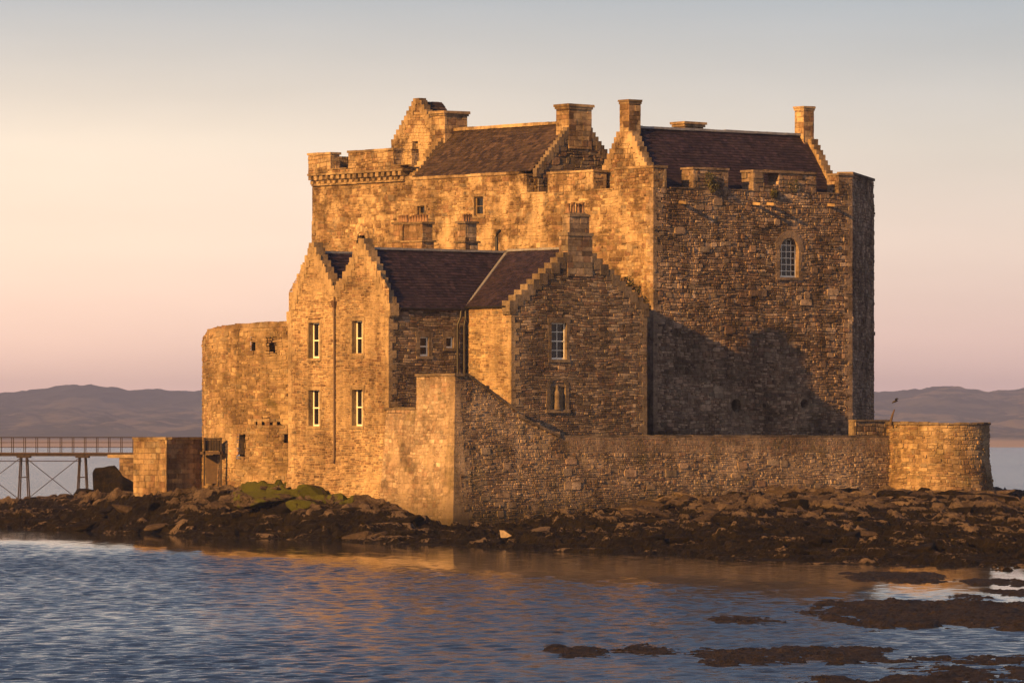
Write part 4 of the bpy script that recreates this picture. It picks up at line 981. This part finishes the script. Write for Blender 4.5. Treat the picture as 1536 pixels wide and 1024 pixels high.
for i in range(4):
    fr_ = Frame(f[i], f[(i+1)%4]); zp_ = ZY(686, Yj-40); masonry(mb, fr_, [(0,-.5),(fr_.L,-.5),(fr_.L,zp_),(0,zp_)], 'ashlar')
mb.add([(*p, ZY(686,Yj-40)) for p in f], [(0,1,2,3)], (.5,1.,.5))
wbox(mb, x0-.9, x1_, Yj-41.6, Yj-38.9, ZY(686,Yj-40)-.0, ZY(681,Yj-40), (.7,1.,.5), .02)
tag(obj('stone_pier', mb, M_TOWER), 'small sunlit stone pier under the jetty behind the dark boulders', 'pier')

# ================================================================== GROUND, ROCKS, WATER, HILLS
def hsh(i, j, s):
    n = (i.astype(np.int64)*374761393 + j.astype(np.int64)*668265263 + s*1274126177) & 0x7fffffff
    n = ((n ^ (n >> 13))*1274126177) & 0x7fffffff
    n = ((n ^ (n >> 15))*1103515245+12345) & 0x7fffffff
    return ((n ^ (n >> 16)) & 0xffffff)/float(0x1000000)
def vnoise(x, y, s):
    i, j = np.floor(x), np.floor(y); fx, fy = x-i, y-j; fx = fx*fx*(3-2*fx); fy = fy*fy*(3-2*fy)
    a, b, c, d = hsh(i,j,s), hsh(i+1,j,s), hsh(i,j+1,s), hsh(i+1,j+1,s)
    return (a*(1-fx)+b*fx)*(1-fy)+(c*(1-fx)+d*fx)*fy
def fbm(x, y, s, o=4):
    t, a = 0, .5
    for k in range(o): t = t+a*vnoise(x*2**k, y*2**k, s+k*17); a *= .5
    return t/(1-.5**o)
def worley(x, y, s):
    i, j = np.floor(x), np.floor(y); f1 = np.full(x.shape, 9.); f2 = f1.copy(); cr = np.zeros(x.shape); cx = cr.copy(); cy = cr.copy()
    for di in (-1,0,1):
        for dj in (-1,0,1):
            qx, qy = i+di+hsh(i+di,j+dj,s), j+dj+hsh(i+di,j+dj,s+5); d = np.hypot(qx-x, qy-y); m = d < f1
            f2 = np.where(m, f1, np.minimum(f2, d)); f1 = np.where(m, d, f1); cr = np.where(m, hsh(i+di,j+dj,s+9), cr)
            cx = np.where(m, qx-x, cx); cy = np.where(m, qy-y, cy)
    return f1, f2, cr, cx, cy
def sstep(a, b, x): t = np.clip((x-a)/(b-a), 0, 1); return t*t*(3-2*t)
def grid_obj(name, xs, ys, Zg, material, attr=None, smooth=True):
    nx, ny = Zg.shape[1], Zg.shape[0]
    Xg, Yg_ = (xs, ys) if xs.ndim == 2 else np.meshgrid(xs, ys)
    me = bpy.data.meshes.new(name); me.vertices.add(nx*ny)
    me.vertices.foreach_set('co', np.stack([Xg, Yg_, Zg], -1).astype(np.float32).ravel())
    k = (np.arange(ny-1)[:,None]*nx+np.arange(nx-1)[None,:]).ravel()
    q = np.stack([k, k+1, k+nx+1, k+nx], -1).astype(np.int32)
    me.loops.add(q.size); me.loops.foreach_set('vertex_index', q.ravel())
    me.polygons.add(len(q)); me.polygons.foreach_set('loop_start', np.arange(0, q.size, 4, dtype=np.int32))
    me.polygons.foreach_set('use_smooth', np.full(len(q), smooth))
    if attr is not None:
        a = me.attributes.new('st', 'FLOAT_COLOR', 'POINT'); a.data.foreach_set('color', np.concatenate([attr.reshape(-1,3), np.ones((nx*ny,1))], 1).astype(np.float32).ravel())
    me.materials.append(material); me.update(calc_edges=True); me.validate()
    return link(name, me)

def rock_mat(name, wet=False):
    m, nt, p = mat(name)
    co = nn(nt, 'ShaderNodeNewGeometry').outputs['Position']
    at = nn(nt, 'ShaderNodeAttribute', attribute_name='st'); sc = nn(nt, 'ShaderNodeSeparateColor', {0: at.outputs['Color']})
    tone, bare, green = sc.outputs
    n1 = noise(nt, co, 6., 6, .7); n2 = noise(nt, co, 1.3, 5, .65); n3 = noise(nt, co, 22., 3, .6)
    weed = mixc(nt, ramp(nt, n2, [(.35, g(0)), (.65, g(1))]), (.0035,.0025,.0018), (.048,.032,.009) if wet else (.028,.020,.0055))
    weed = mixc(nt, 1.0, weed, ramp(nt, n1, [(.3, g(.4)), (.7, g(1.5))]), 'MULTIPLY')
    rock = ramp(nt, tone, [(0, (.045,.033,.026)), (.6, (.105,.078,.06)), (1, (.25,.19,.145))])
    rock = mixc(nt, 1.0, rock, ramp(nt, n1, [(.3, g(.5)), (.7, g(1.3))]), 'MULTIPLY')
    bb = nn(nt, 'ShaderNodeMath', {0: bare, 1: n1}, operation='ADD').outputs[0]
    c = mixc(nt, ramp(nt, bb, [(.88, g(0)), (1.06, g(1))]), weed, rock)
    gg = nn(nt, 'ShaderNodeMath', {0: green, 1: n2}, operation='ADD').outputs[0]
    c = mixc(nt, ramp(nt, gg, [(.95, g(0)), (1.15, g(.9))]), c, (.115,.125,.014))
    nt.links.new(c, p.inputs['Base Color'])
    nt.links.new(ramp(nt, bb, [(.9, g(.6 if wet else .75)), (1.1, g(.9))]), p.inputs['Roughness']); p.inputs['Specular IOR Level'].default_value = .2 if wet else .12
    hh = nn(nt, 'ShaderNodeMath', {0: n1, 1: n3}, operation='ADD').outputs[0]
    b = nn(nt, 'ShaderNodeBump', {'Height': hh, 'Strength': 1., 'Distance': .22}); nt.links.new(b.outputs[0], p.inputs['Normal'])
    return m
M_ROCK = rock_mat('shore_rock'); M_WRACK = rock_mat('wet_wrack', True)
# shore profile, by bearing: waterline row, then row and distance where the ground meets the walls
cols = np.array([-600,-200,0,100,200,300,430,530,600,665,760,840,950,1100,1330,1490,1536,1800,2300], float)
yw = np.array([785,788,792,797,800,805,808,812,815,817,822,826,829,838,846,852,855,860,865], float)
Ys_ = F*H/(yw-HZ)
def yramp(px): return P(uRp, V(px,uRp))[1]
topY = np.array([378,376,375,362,334,331,322,315,312,309.3]+[yramp(p) for p in (760,840,950,1100,1330)]+[332,338,345,350])
toppy = np.array([757,756,754,744,741,734,729,748,764,790,786,775,758,740,737,741,746,748,750], float)
topZ = H-(toppy-HZ)/F*topY
xs = np.concatenate([np.linspace(-75,-38,90,endpoint=False), np.arange(-38,42,.13), np.linspace(42,85,90)])
ys = np.concatenate([np.arange(212,352,.22), np.linspace(352,420,110)])
X, Y = np.meshgrid(xs, ys); PX = CXP+F*X/Y
ysh = np.interp(PX, cols, Ys_)+ (fbm(X*.25, Y*.12, 3)-.5)*9; yt = np.interp(PX, cols, topY); zt = np.interp(PX, cols, topZ)
t = (Y-ysh)/np.maximum(yt-ysh, 4)
base = np.where(t < 0, t*2.2, zt*np.clip(t,0,1)**1.15)
back = sstep(0, 1, (Y-yt-6)/20)*np.where(PX < 330, 1, 0)+sstep(372, 400, Y)
base = base - np.clip(back,0,1)*(zt+1.6)
ang = .35; Xr, Yr = X*math.cos(ang)+Y*math.sin(ang), -X*math.sin(ang)+Y*math.cos(ang)
wx, wy = Xr+fbm(X*.5,Y*.5,21)*1.2, Yr+fbm(X*.5,Y*.5,22)*1.2
f1, f2, cr, cx, cy = worley(wx/3.4, wy/3.0, 11); g1, g2, gr, gx, gy = worley(wx/1.15, wy/1.3, 31); k1, k2, kr, kx, ky = worley(wx/.42, wy/.5, 51)
inl = sstep(-.06, .25, t)
edge = lambda a, b, w: np.clip((b-a)/w, 0, 1)**.5
rough_ = (cr-.42)*.42*edge(f1,f2,.14) + (gr-.4)*.34*edge(g1,g2,.16)+ (kr-.4)*.27*edge(k1,k2,.13) + cx*.30*(cr-.3)+gx*.2*(gr-.2) - .06
wallfade = 1-.0*t
low0 = 1-sstep(.75,1.0,t)
Zt = base + rough_*(.35+.75*inl)*np.where(t > 1.03, .5, 1) + (fbm(X*1.5,Y*1.5,61)-.5)*.22 + (fbm(X*4.5,Y*2.6,62)-.5)*.2*low0
q_ = (Zt+.35*(fbm(X*.15,Y*.1,91)-.5)+.06*X*.3)/.26; fq = np.floor(q_); fr_q = q_-fq                 # bedded ledges
Zt = Zt + .65*.26*(fq+sstep(.5,.95,fr_q)-q_)
bare = np.clip(.02+.50*sstep(.9, 2.3, Zt+ (fbm(X*.3,Y*.2,71)-.5)*1.6) + (gr-.5)*.75+(kr-.5)*.3+(cr-.5)*.2 - .3*(1-edge(g1,g2,.2)), 0, 1)  # crevice shade put into the colour: slab edges get less bare, more dark weed
px_g = sstep(345, 380, PX)*(1-sstep(520, 545, PX))*sstep(.70,.88,t)*.84
green = np.clip(px_g+(fbm(X*.4,Y*.3,81)-.5)*.35, 0, 1)
ground = grid_obj('rocky_shore', xs, ys, Zt, M_ROCK, np.stack([np.clip(.45*gr+.1*cr+.45*kr,0,1), bare, green], -1))
ground['kind'] = 'structure'
# weed-covered reefs standing out of the shallow water
def reef(px0, px1, py0, py1, h, seed):
    Ya, Yb2 = F*H/(py1-HZ), F*H/(py0-HZ); Ym = F*H/((py0+py1)/2-HZ)
    xa_, xb_ = XY(px0,Ym)[0], XY(px1,Ym)[0]; mx, my = (xb_-xa_)*.12, (Yb2-Ya)*.2
    nx, ny = int((xb_-xa_+2*mx)/.035), max(30, int((Yb2-Ya+2*my)/.14)); nx = min(nx, 420)
    gx_, gy_ = np.linspace(xa_-mx, xb_+mx, nx), np.linspace(Ya-my, Yb2+my, ny); Xg, Yg2 = np.meshgrid(gx_, gy_)
    a = (Xg-(xa_+xb_)/2)/((xb_-xa_)/2); b = (Yg2-(Ya+Yb2)/2)/((Yb2-Ya)/2)
    d = 1-(np.abs(a)**2.2+b*b); wv = fbm(Xg*1.3, Yg2*.30, seed, 5)-.5
    a1, a2, ar, _, _ = worley(Xg/.5, Yg2/.8, seed+3); b1, b2, br, _, _ = worley(Xg/.13, Yg2/.2, seed+7)
    zz = np.clip(d+wv*3.0, -.8, .8)*h*.42 + (ar-.4)*.07*np.clip((a2-a1)/.2,0,1) + (br-.45)*.06*np.clip((b2-b1)/.2,0,1) - .02
    rim = np.minimum(1, 4*np.minimum(1-np.abs((np.arange(nx)/(nx-1))*2-1)[None,:], 1-np.abs((np.arange(ny)/(ny-1))*2-1)[:,None]))
    zz = zz*rim - .25*(1-rim)
    o = grid_obj('reef', gx_, gy_, zz, M_WRACK, np.stack([ar, np.clip(.12+.22*(br-.3),0,1), np.zeros_like(ar)], -1)); o['kind'] = 'structure'
for k, r_ in enumerate(((1050,1180,925,936,.13), (1180,1300,916,924,.08), (1225,1640,902,947,.42), (812,915,968,986,.17), (912,1040,967,985,.17), (1035,1200,972,998,.22), (1130,1350,972,996,.2),
                        (1270,1350,970,979,.12), (1330,1620,984,996,.14), (1340,1640,1000,1030,.2), (1190,1480,1013,1046,.2), (1265,1425,858,873,.28), (1420,1490,892,900,.12), (1480,1580,885,894,.16), (1440,1620,868,879,.12), (1040,1110,975,990,.12))):
    reef(*r_, 100+k*13)

# water
def water_mat():
    m, nt, p = mat('sea_water')
    co = nn(nt, 'ShaderNodeNewGeometry').outputs['Position']
    p.inputs['Base Color'].default_value = (.012,.018,.026,1); p.inputs['Roughness'].default_value = .045; p.inputs['IOR'].default_value = 1.33
    at = nn(nt, 'ShaderNodeAttribute', attribute_name='st'); sc = nn(nt, 'ShaderNodeSeparateColor', {0: at.outputs['Color']})
    nt.links.new(nn(nt, 'ShaderNodeMapRange', {'Value': sc.outputs[0], 'From Min': .05, 'From Max': 1.1, 'To Min': .035, 'To Max': .14}).outputs[0], p.inputs['Roughness'])
    n1 = noise(nt, co, 1.0, 4, .6, (2.2,1.1,1)); n2 = noise(nt, co, 1.0, 3, .6, (6.,3.,1))
    hh = nn(nt, 'ShaderNodeMath', {0: n1, 1: n2}, operation='ADD').outputs[0]
    st = nn(nt, 'ShaderNodeMath', {0: sc.outputs[0], 1: .34}, operation='MULTIPLY').outputs[0]
    b = nn(nt, 'ShaderNodeBump', {'Height': hh, 'Strength': st, 'Distance': .05}); nt.links.new(b.outputs[0], p.inputs['Normal'])
    return m
xs = np.concatenate([-np.geomspace(4000,40,30), np.arange(-34,34,.165), np.geomspace(40,4000,30)])
ys = np.concatenate([np.linspace(-150,95,12), np.arange(108,300,.165), np.arange(300,345,.4), np.arange(345,620,1.2), np.geomspace(625,9500,60)])
X, Y = np.meshgrid(xs, ys); PX = CXP+F*X/np.maximum(Y,60)
ysh = np.interp(PX, cols, Ys_); off = ysh-Y
calm = .10+.9*sstep(30, 74, off + (fbm(X*.06,Y*.03,5)-.5)*40)
calm = np.where(Y > ysh+20, 2.6, calm)
calm *= .5+1.0*fbm(X*.09, Y*.03, 7)
rs = np.random.RandomState(3); Zw = np.zeros_like(X)
for i in range(80):
    lam = math.exp(rs.uniform(math.log(.42), math.log(1.25))); th = rs.normal(math.radians(80), .6); k = 2*math.pi/lam
    Zw += (.0056 if i > 8 else .010)*lam**.95*np.sin(k*(X*math.cos(th)+Y*math.sin(th))+rs.uniform(0,6.28))
fade = (np.abs(X) < 38)*(Y > 100)*np.where(Y < 345, 1, 0.)
Zw = Zw*fade*calm*.47
water = grid_obj('sea', xs, ys, Zw, water_mat(), np.stack([calm, calm, calm], -1)); water['kind'] = 'structure'

# hills across the firth
def hill_mat():
    m, nt, p = mat('hill_fields')
    co = nn(nt, 'ShaderNodeNewGeometry').outputs['Position']
    vor = nn(nt, 'ShaderNodeTexVoronoi', {'Vector': nn(nt, 'ShaderNodeMapping', {'Vector': co, 'Scale': (.006,.0025,0)}).outputs[0], 'Scale': 1.}).outputs['Color']
    v = nn(nt, 'ShaderNodeSeparateColor', {0: vor}).outputs[0]
    c = ramp(nt, v, [(0, (.03,.035,.03)), (.45, (.055,.058,.045)), (.7, (.17,.145,.115)), (1, (.07,.072,.055))])
    w = noise(nt, co, .012, 6, .65); c = mixc(nt, ramp(nt, w, [(.46, g(0)), (.54, g(1))]), c, (.018,.022,.010))
    z = nn(nt, 'ShaderNodeSeparateXYZ', {0: co}).outputs[2]
    c = mixc(nt, nn(nt, 'ShaderNodeMapRange', {'Value': z, 'From Min': 5., 'From Max': 9., 'To Min': 1., 'To Max': 0.}).outputs[0], c, (.3,.24,.18))
    nt.links.new(c, p.inputs['Base Color']); p.inputs['Roughness'].default_value = .95
    return m
hp = np.array([-1500,-400,-100,0,30,60,105,140,170,200,250,310,600,1000,1311,1345,1380,1418,1450,1480,1540,1700,2600], float)
hy = np.array([600,592,590,588,586,583,575,577,582,587,588,587,592,590,588,588,584,580,583,585,583,588,598], float)
xs = np.linspace(-2600,2600,900); ys = np.linspace(5200,9300,200)
X, Y = np.meshgrid(xs, ys); PX = CXP+F*X/Y
ridge = (HZ-np.interp(PX, hp, hy))/F*8000+H+ (fbm(X*.02,Y*0+.3,41)-.5)*4
tt = np.clip((Y-5200)/2800, 0, 1)
Zh = ridge*(tt**.9)*(1-.42*np.sin(np.pi*tt)*(fbm(X*.0035,Y*.0012,43)*1.3)) + (fbm(X*.012,Y*.004,45)-.5)*20*np.minimum(1,tt*3)*(1-tt**6*.7) + (fbm(X*.06,Y*.02,47)-.5)*9*np.minimum(1,tt*6)
Zh = np.where(Y > 8100, Zh-(Y-8100)*.03, Zh); Zh[0,:] = -2
hills = grid_obj('hills', xs, ys, Zh, hill_mat()); hills['kind'] = 'structure'

# yard behind the rampart
mb = MB(); q = [P(uRp+.5,vF+.5), P(uRp+.5,vE), P(2,VR+2), P(2,0), P(uAL,0), P(uAL,vF+1), P(uA,vF+.5)]
mb.add([(*p, 4.55) for p in q], [tuple(range(len(q)))], (.4,.6,.7)); yd = obj('courtyard_ground', mb, M_ROCK); yd['kind'] = 'structure'

# ------------------------------------------------------------------ boulders
def boulder_mesh(seed, flat, bare, green, top=.62):
    rs = np.random.RandomState(seed); bm = bmesh.new()
    for k in range(rs.randint(13, 19)):
        d = rs.normal(size=3); d /= np.linalg.norm(d); d *= rs.uniform(.86, 1.08)
        bm.verts.new((d[0], d[1]*.85, float(np.clip(d[2], -.75, top))*flat*1.5))
    r_ = bmesh.ops.convex_hull(bm, input=bm.verts)
    bmesh.ops.delete(bm, geom=[v for v in bm.verts if not v.link_faces], context='VERTS')
    bmesh.ops.dissolve_limit(bm, angle_limit=math.radians(9), verts=bm.verts, edges=bm.edges)
    bmesh.ops.bevel(bm, geom=list(bm.edges), offset=.05, segments=1, affect='EDGES')
    bmesh.ops.triangulate(bm, faces=bm.faces); bmesh.ops.subdivide_edges(bm, edges=[e for e in bm.edges if e.calc_length() > .3], cuts=1)
    for v in bm.verts: v.co *= 1+rs.uniform(-.025,.025)
    me = bpy.data.meshes.new('boulder'); bm.to_mesh(me); bm.free()
    at = me.attributes.new('st', 'FLOAT_COLOR', 'FACE'); t = rs.uniform(.3,.9)
    at.data.foreach_set('color', np.array([(min(1,max(0,t+rs.uniform(-.1,.1))), bare, green, 1.) for _ in me.polygons], np.float32).ravel())
    me.materials.append(M_ROCK); me.update(); return me
def place(me, px, py, Y, sx_, sy_, sz_, rz, tilt=0., name='boulder'):
    o = link(name, me); x, y = XY(px, Y); o.location = (x, y, ZY(py, Y)); o.scale = (sx_, sy_, sz_); o.rotation_euler = (tilt, tilt*.6, rz); return o
bm_ = [boulder_mesh(i, .36, .85, .0) for i in range(8)]; bw = [boulder_mesh(20+i, .42, .22, .05) for i in range(3)]; bgm = [boulder_mesh(40+i, .6, .5, .48) for i in range(3)]
# green boulders below the house front
for k, (px, py, Y, a, b, c, rz, tl, lab) in enumerate(((398,752,316,2.0,1.5,.95,.3,.12,'long mossy green boulder at the foot of the round tower and house'), (468,742,317,1.3,1.0,1.0,1.2,.1,'mossy boulder with a bare brown side against the house front'),
        (452,758,313,1.0,.8,.65,.6,.0,'smallest green boulder of those below the house front'), (505,755,314.5,1.4,1.0,.95,2.0,.2,'wedge-shaped green boulder below the drainpipe'))):
    tag(place(bgm[k % 3], px, py, Y, a, b, c, rz, tl), lab, 'boulder', 'mossy boulders below the house')
# dark rocks by the jetty
bd_ = [boulder_mesh(60+i, .5, .2, .1, 2.) for i in range(3)]
for px, py, Y, a, b, c, rz, lab in ((157,735,362,1.5,1.3,2.3,.2,'tall dark pointed boulder between jetty trestle and abutment'), (184,738,358,1.3,1.0,1.5,1.,'dark boulder right against the stone abutment'), (130,742,362,1.2,1.0,.7,2.,'low dark boulder at the foot of the jetty trestle')):
    tag(place(bd_[(px//7) % 3], px, py, Y, a, b, c, rz), lab, 'boulder', 'dark boulders by the jetty')
# tumbled rocks along the foot of the rampart and bastion
rr_ = random.Random(11)
for i in range(150):
    px = rr_.uniform(930,1500); Yw = float(np.interp(px, cols, topY)); Yr_ = Yw-abs(rr_.gauss(0,11))-1.0
    zt_ = float(np.interp(px, cols, topZ)); ys0 = float(np.interp(px, cols, Ys_)); tt_ = max(0,min(1,(Yr_-ys0)/(Yw-ys0))); z = zt_*tt_**1.15+.05
    s = rr_.choice((.25,.35,.45,.6,.8,1.1)); o = link('boulder', bm_[rr_.randrange(8)] if rr_.random() < .8 else bw[rr_.randrange(3)]); x, y = XY(px, Yr_); o.location = (x, y, z)
    o.scale = (s*rr_.uniform(1.0,1.8), s, s*rr_.uniform(.5,.9)); o.rotation_euler = (rr_.uniform(-.25,.25), rr_.uniform(-.25,.25), rr_.uniform(0,6.28))
    tag(o, 'loose brown boulder among the tumbled rocks at the rampart foot', 'boulder', 'boulders at the foot of the rampart')
for i in range(26):
    px = rr_.uniform(320,440); Y_ = float(np.interp(px, cols, topY))-abs(rr_.gauss(0,2.5))+1
    s = rr_.choice((.2,.3,.4,.5)); o = link('boulder', bm_[rr_.randrange(8)]); x, y = XY(px, Y_); o.location = (x, y, float(np.interp(px, cols, topZ))-.05); o.scale = (s*1.3, s, s*.8); o.rotation_euler = (0,.1,rr_.uniform(0,6))
    tag(o, 'pale loose boulder at the foot of the round tower', 'boulder', 'boulders at the foot of the round tower')
for i in range(90):
    px = rr_.choice((rr_.uniform(20,640), rr_.uniform(700,1530), rr_.uniform(700,1530))); tt_ = rr_.uniform(.08,.75)
    ys0 = float(np.interp(px, cols, Ys_)); Yw = float(np.interp(px, cols, topY)); Yr_ = ys0+(Yw-ys0)*tt_; s = rr_.choice((.3,.4,.55,.75,1.0))
    o = link('boulder', bw[rr_.randrange(3)] if rr_.random() < .72 else bm_[rr_.randrange(8)]); x, y = XY(px, Yr_); o.location = (x, y, float(np.interp(px, cols, topZ))*tt_**1.15+.02)
    o.scale = (s*rr_.uniform(1.0,1.7), s, s*rr_.uniform(.5,.85)); o.rotation_euler = (rr_.uniform(-.25,.25), rr_.uniform(-.25,.25), rr_.uniform(0,6.28))
    tag(o, 'weedy slab lying among dark seaweed on the lower shore', 'boulder', 'weedy slabs on the lower shore')
# pale fin of rock standing in the weed
mb = MB(); x, y = XY(757, 292); z = ZY(803, 292)
pr = [(-.27,.30),(-.05,.27),(.16,.14),(.36,.0),(.1,-.1),(-.2,-.1)]
vs = [(x+a, y-.12, z+c_) for a, c_ in pr]+[(x+a*.9+.05, y+.3, z+c_*.8) for a, c_ in pr]
mb.add(vs, [(0,5,4,3,2,1), (6,7,8,9,10,11)]+[(i, (i+1)%6, 6+(i+1)%6, 6+i) for i in range(6)], (1.,.9,.0))
M_PALE = simple('pale_rock', (.27,.21,.155), .8, var=.3)
tag(obj('rock_fin', mb, M_PALE), 'pale fin-shaped slab of rock standing in the weed near the waterline', 'rock')

# ------------------------------------------------------------------ shrubs on the walls
def shrub(name, lab, pts, n, r, seed, grp='wall shrubs'):
    rg = random.Random(seed); mb = MB()
    for (x, y, z, a) in pts:
        for i in range(n):
            d = Vector((rg.gauss(0,1), rg.gauss(0,1), rg.gauss(0,1))).normalized()*a*rg.uniform(.3,1)**.6
            c = Vector((x,y,z))+d; u_ = Vector((rg.gauss(0,1),rg.gauss(0,1),rg.gauss(0,1))).normalized(); w_ = u_.cross(Vector((rg.gauss(0,1),rg.gauss(0,1),rg.gauss(0,1)))).normalized()
            s = r*rg.uniform(.6,1.4)
            mb.add([tuple(c-u_*s), tuple(c+w_*s*.5), tuple(c+u_*s), tuple(c-w_*s*.5)], [(0,1,2,3)], (rg.random(),.5,.5))
    t = thing(name, lab, 'plant', (pts[0][0], pts[0][1], pts[0][2]-pts[0][3]), grp); obj('foliage', mb, M_LEAF, t)
    st = MB()
    for (x, y, z, a) in pts[:2]: tube(st, [(x,y,z-a), (x+.05,y,z-a*.3), (x-.04,y,z+a*.4)], [.035,.025,.01], 5)
    obj('stem', st, M_WOOD, t)
def wp(u, v, z, a): return (*P(u,v), z, a)
shrub('wall_shrub', 'bushy dark plant growing in the broken hole of the battlements', [wp(.3,V(1176,0),Z(285,0,V(1176,0)),.4), wp(.1,V(1190,0),Z(279,0,V(1190,0)),.5), wp(.0,V(1160,0),Z(290,0,V(1160,0)),.3)], 380, .06, 1)
shrub('wall_shrub', 'dark clump hanging on the second merlon of the shaded face', [wp(-.05,V(1062,0),Z(268,0,V(1062,0)),.42), wp(-.1,V(1068,0),Z(280,0,V(1068,0)),.4)], 380, .06, 2)
shrub('ivy', 'ivy growing over the right-hand steps of the broad gable', [wp(uB+.3,V(946,uB),zB(424,946),.4), wp(uB+.3,V(958,uB),zB(437,958),.42), wp(uB+.3,V(968,uB),zB(453,968),.4), wp(uB+.3,V(974,uB),zB(462,974),.3)], 320, .06, 3)

# ------------------------------------------------------------------ driftwood stick and bird on the bastion
mb = MB(); x, y = XY(1336, Yb-1.5); z = ZY(634, Yb-1.5)
tube(mb, [(x,y,z-.2), (x+.03,y,z+.2), (x+.12,y,z+.5), (x+.22,y,z+.78)], [.07,.075,.06,.04], 8); tag(obj('driftwood', mb, M_WOOD), 'crooked driftwood stake standing on the left edge of the bastion', 'stake')
mb = MB(); x, y = XY(1342, Yb-1.5); z = ZY(602, Yb-1.5)
tube(mb, [(x-.16,y,z-.1), (x-.08,y,z-.03), (x+.04,y,z+.02), (x+.14,y,z+.04), (x+.2,y,z+.03)], [.01,.05,.065,.04,.008], 8)
mb.add([(x,y-.02,z+.04), (x+.08,y-.02,z+.04), (x+.16,y-.3,z+.2), (x+.2,y-.55,z+.16), (x+.05,y-.3,z+.16)], [(0,1,2,3,4)], (.5,.5,.5)); mb.add([(x,y+.02,z+.04), (x+.08,y+.02,z+.04), (x+.16,y+.3,z+.22), (x+.22,y+.5,z+.2), (x+.05,y+.3,z+.18)], [(0,4,3,2,1)], (.5,.5,.5))
tag(obj('bird', mb, M_IRON), 'small dark bird flying just above the driftwood stake', 'bird')

# ------------------------------------------------------------------ haze over the firth
mb = MB(); q = [(-4200,-200),(4200,-200),(4200,9800),(-4200,9800)]
hexa(mb, [(*p,-6) for p in q], [(*p,108) for p in q], (.5,.5,.5))
hm_ = bpy.data.materials.new('haze'); hm_.use_nodes = True; nt = hm_.node_tree; nt.nodes.clear()
vo = nt.nodes.new('ShaderNodeOutputMaterial'); pv = nt.nodes.new('ShaderNodeVolumePrincipled'); nt.links.new(pv.outputs[0], vo.inputs['Volume'])
pv.inputs['Color'].default_value = (.31,.43,1.0,1); pv.inputs['Density'].default_value = .00011; pv.inputs['Anisotropy'].default_value = 0.
hz_ = obj('haze', mb, hm_); hz_['kind'] = 'stuff'
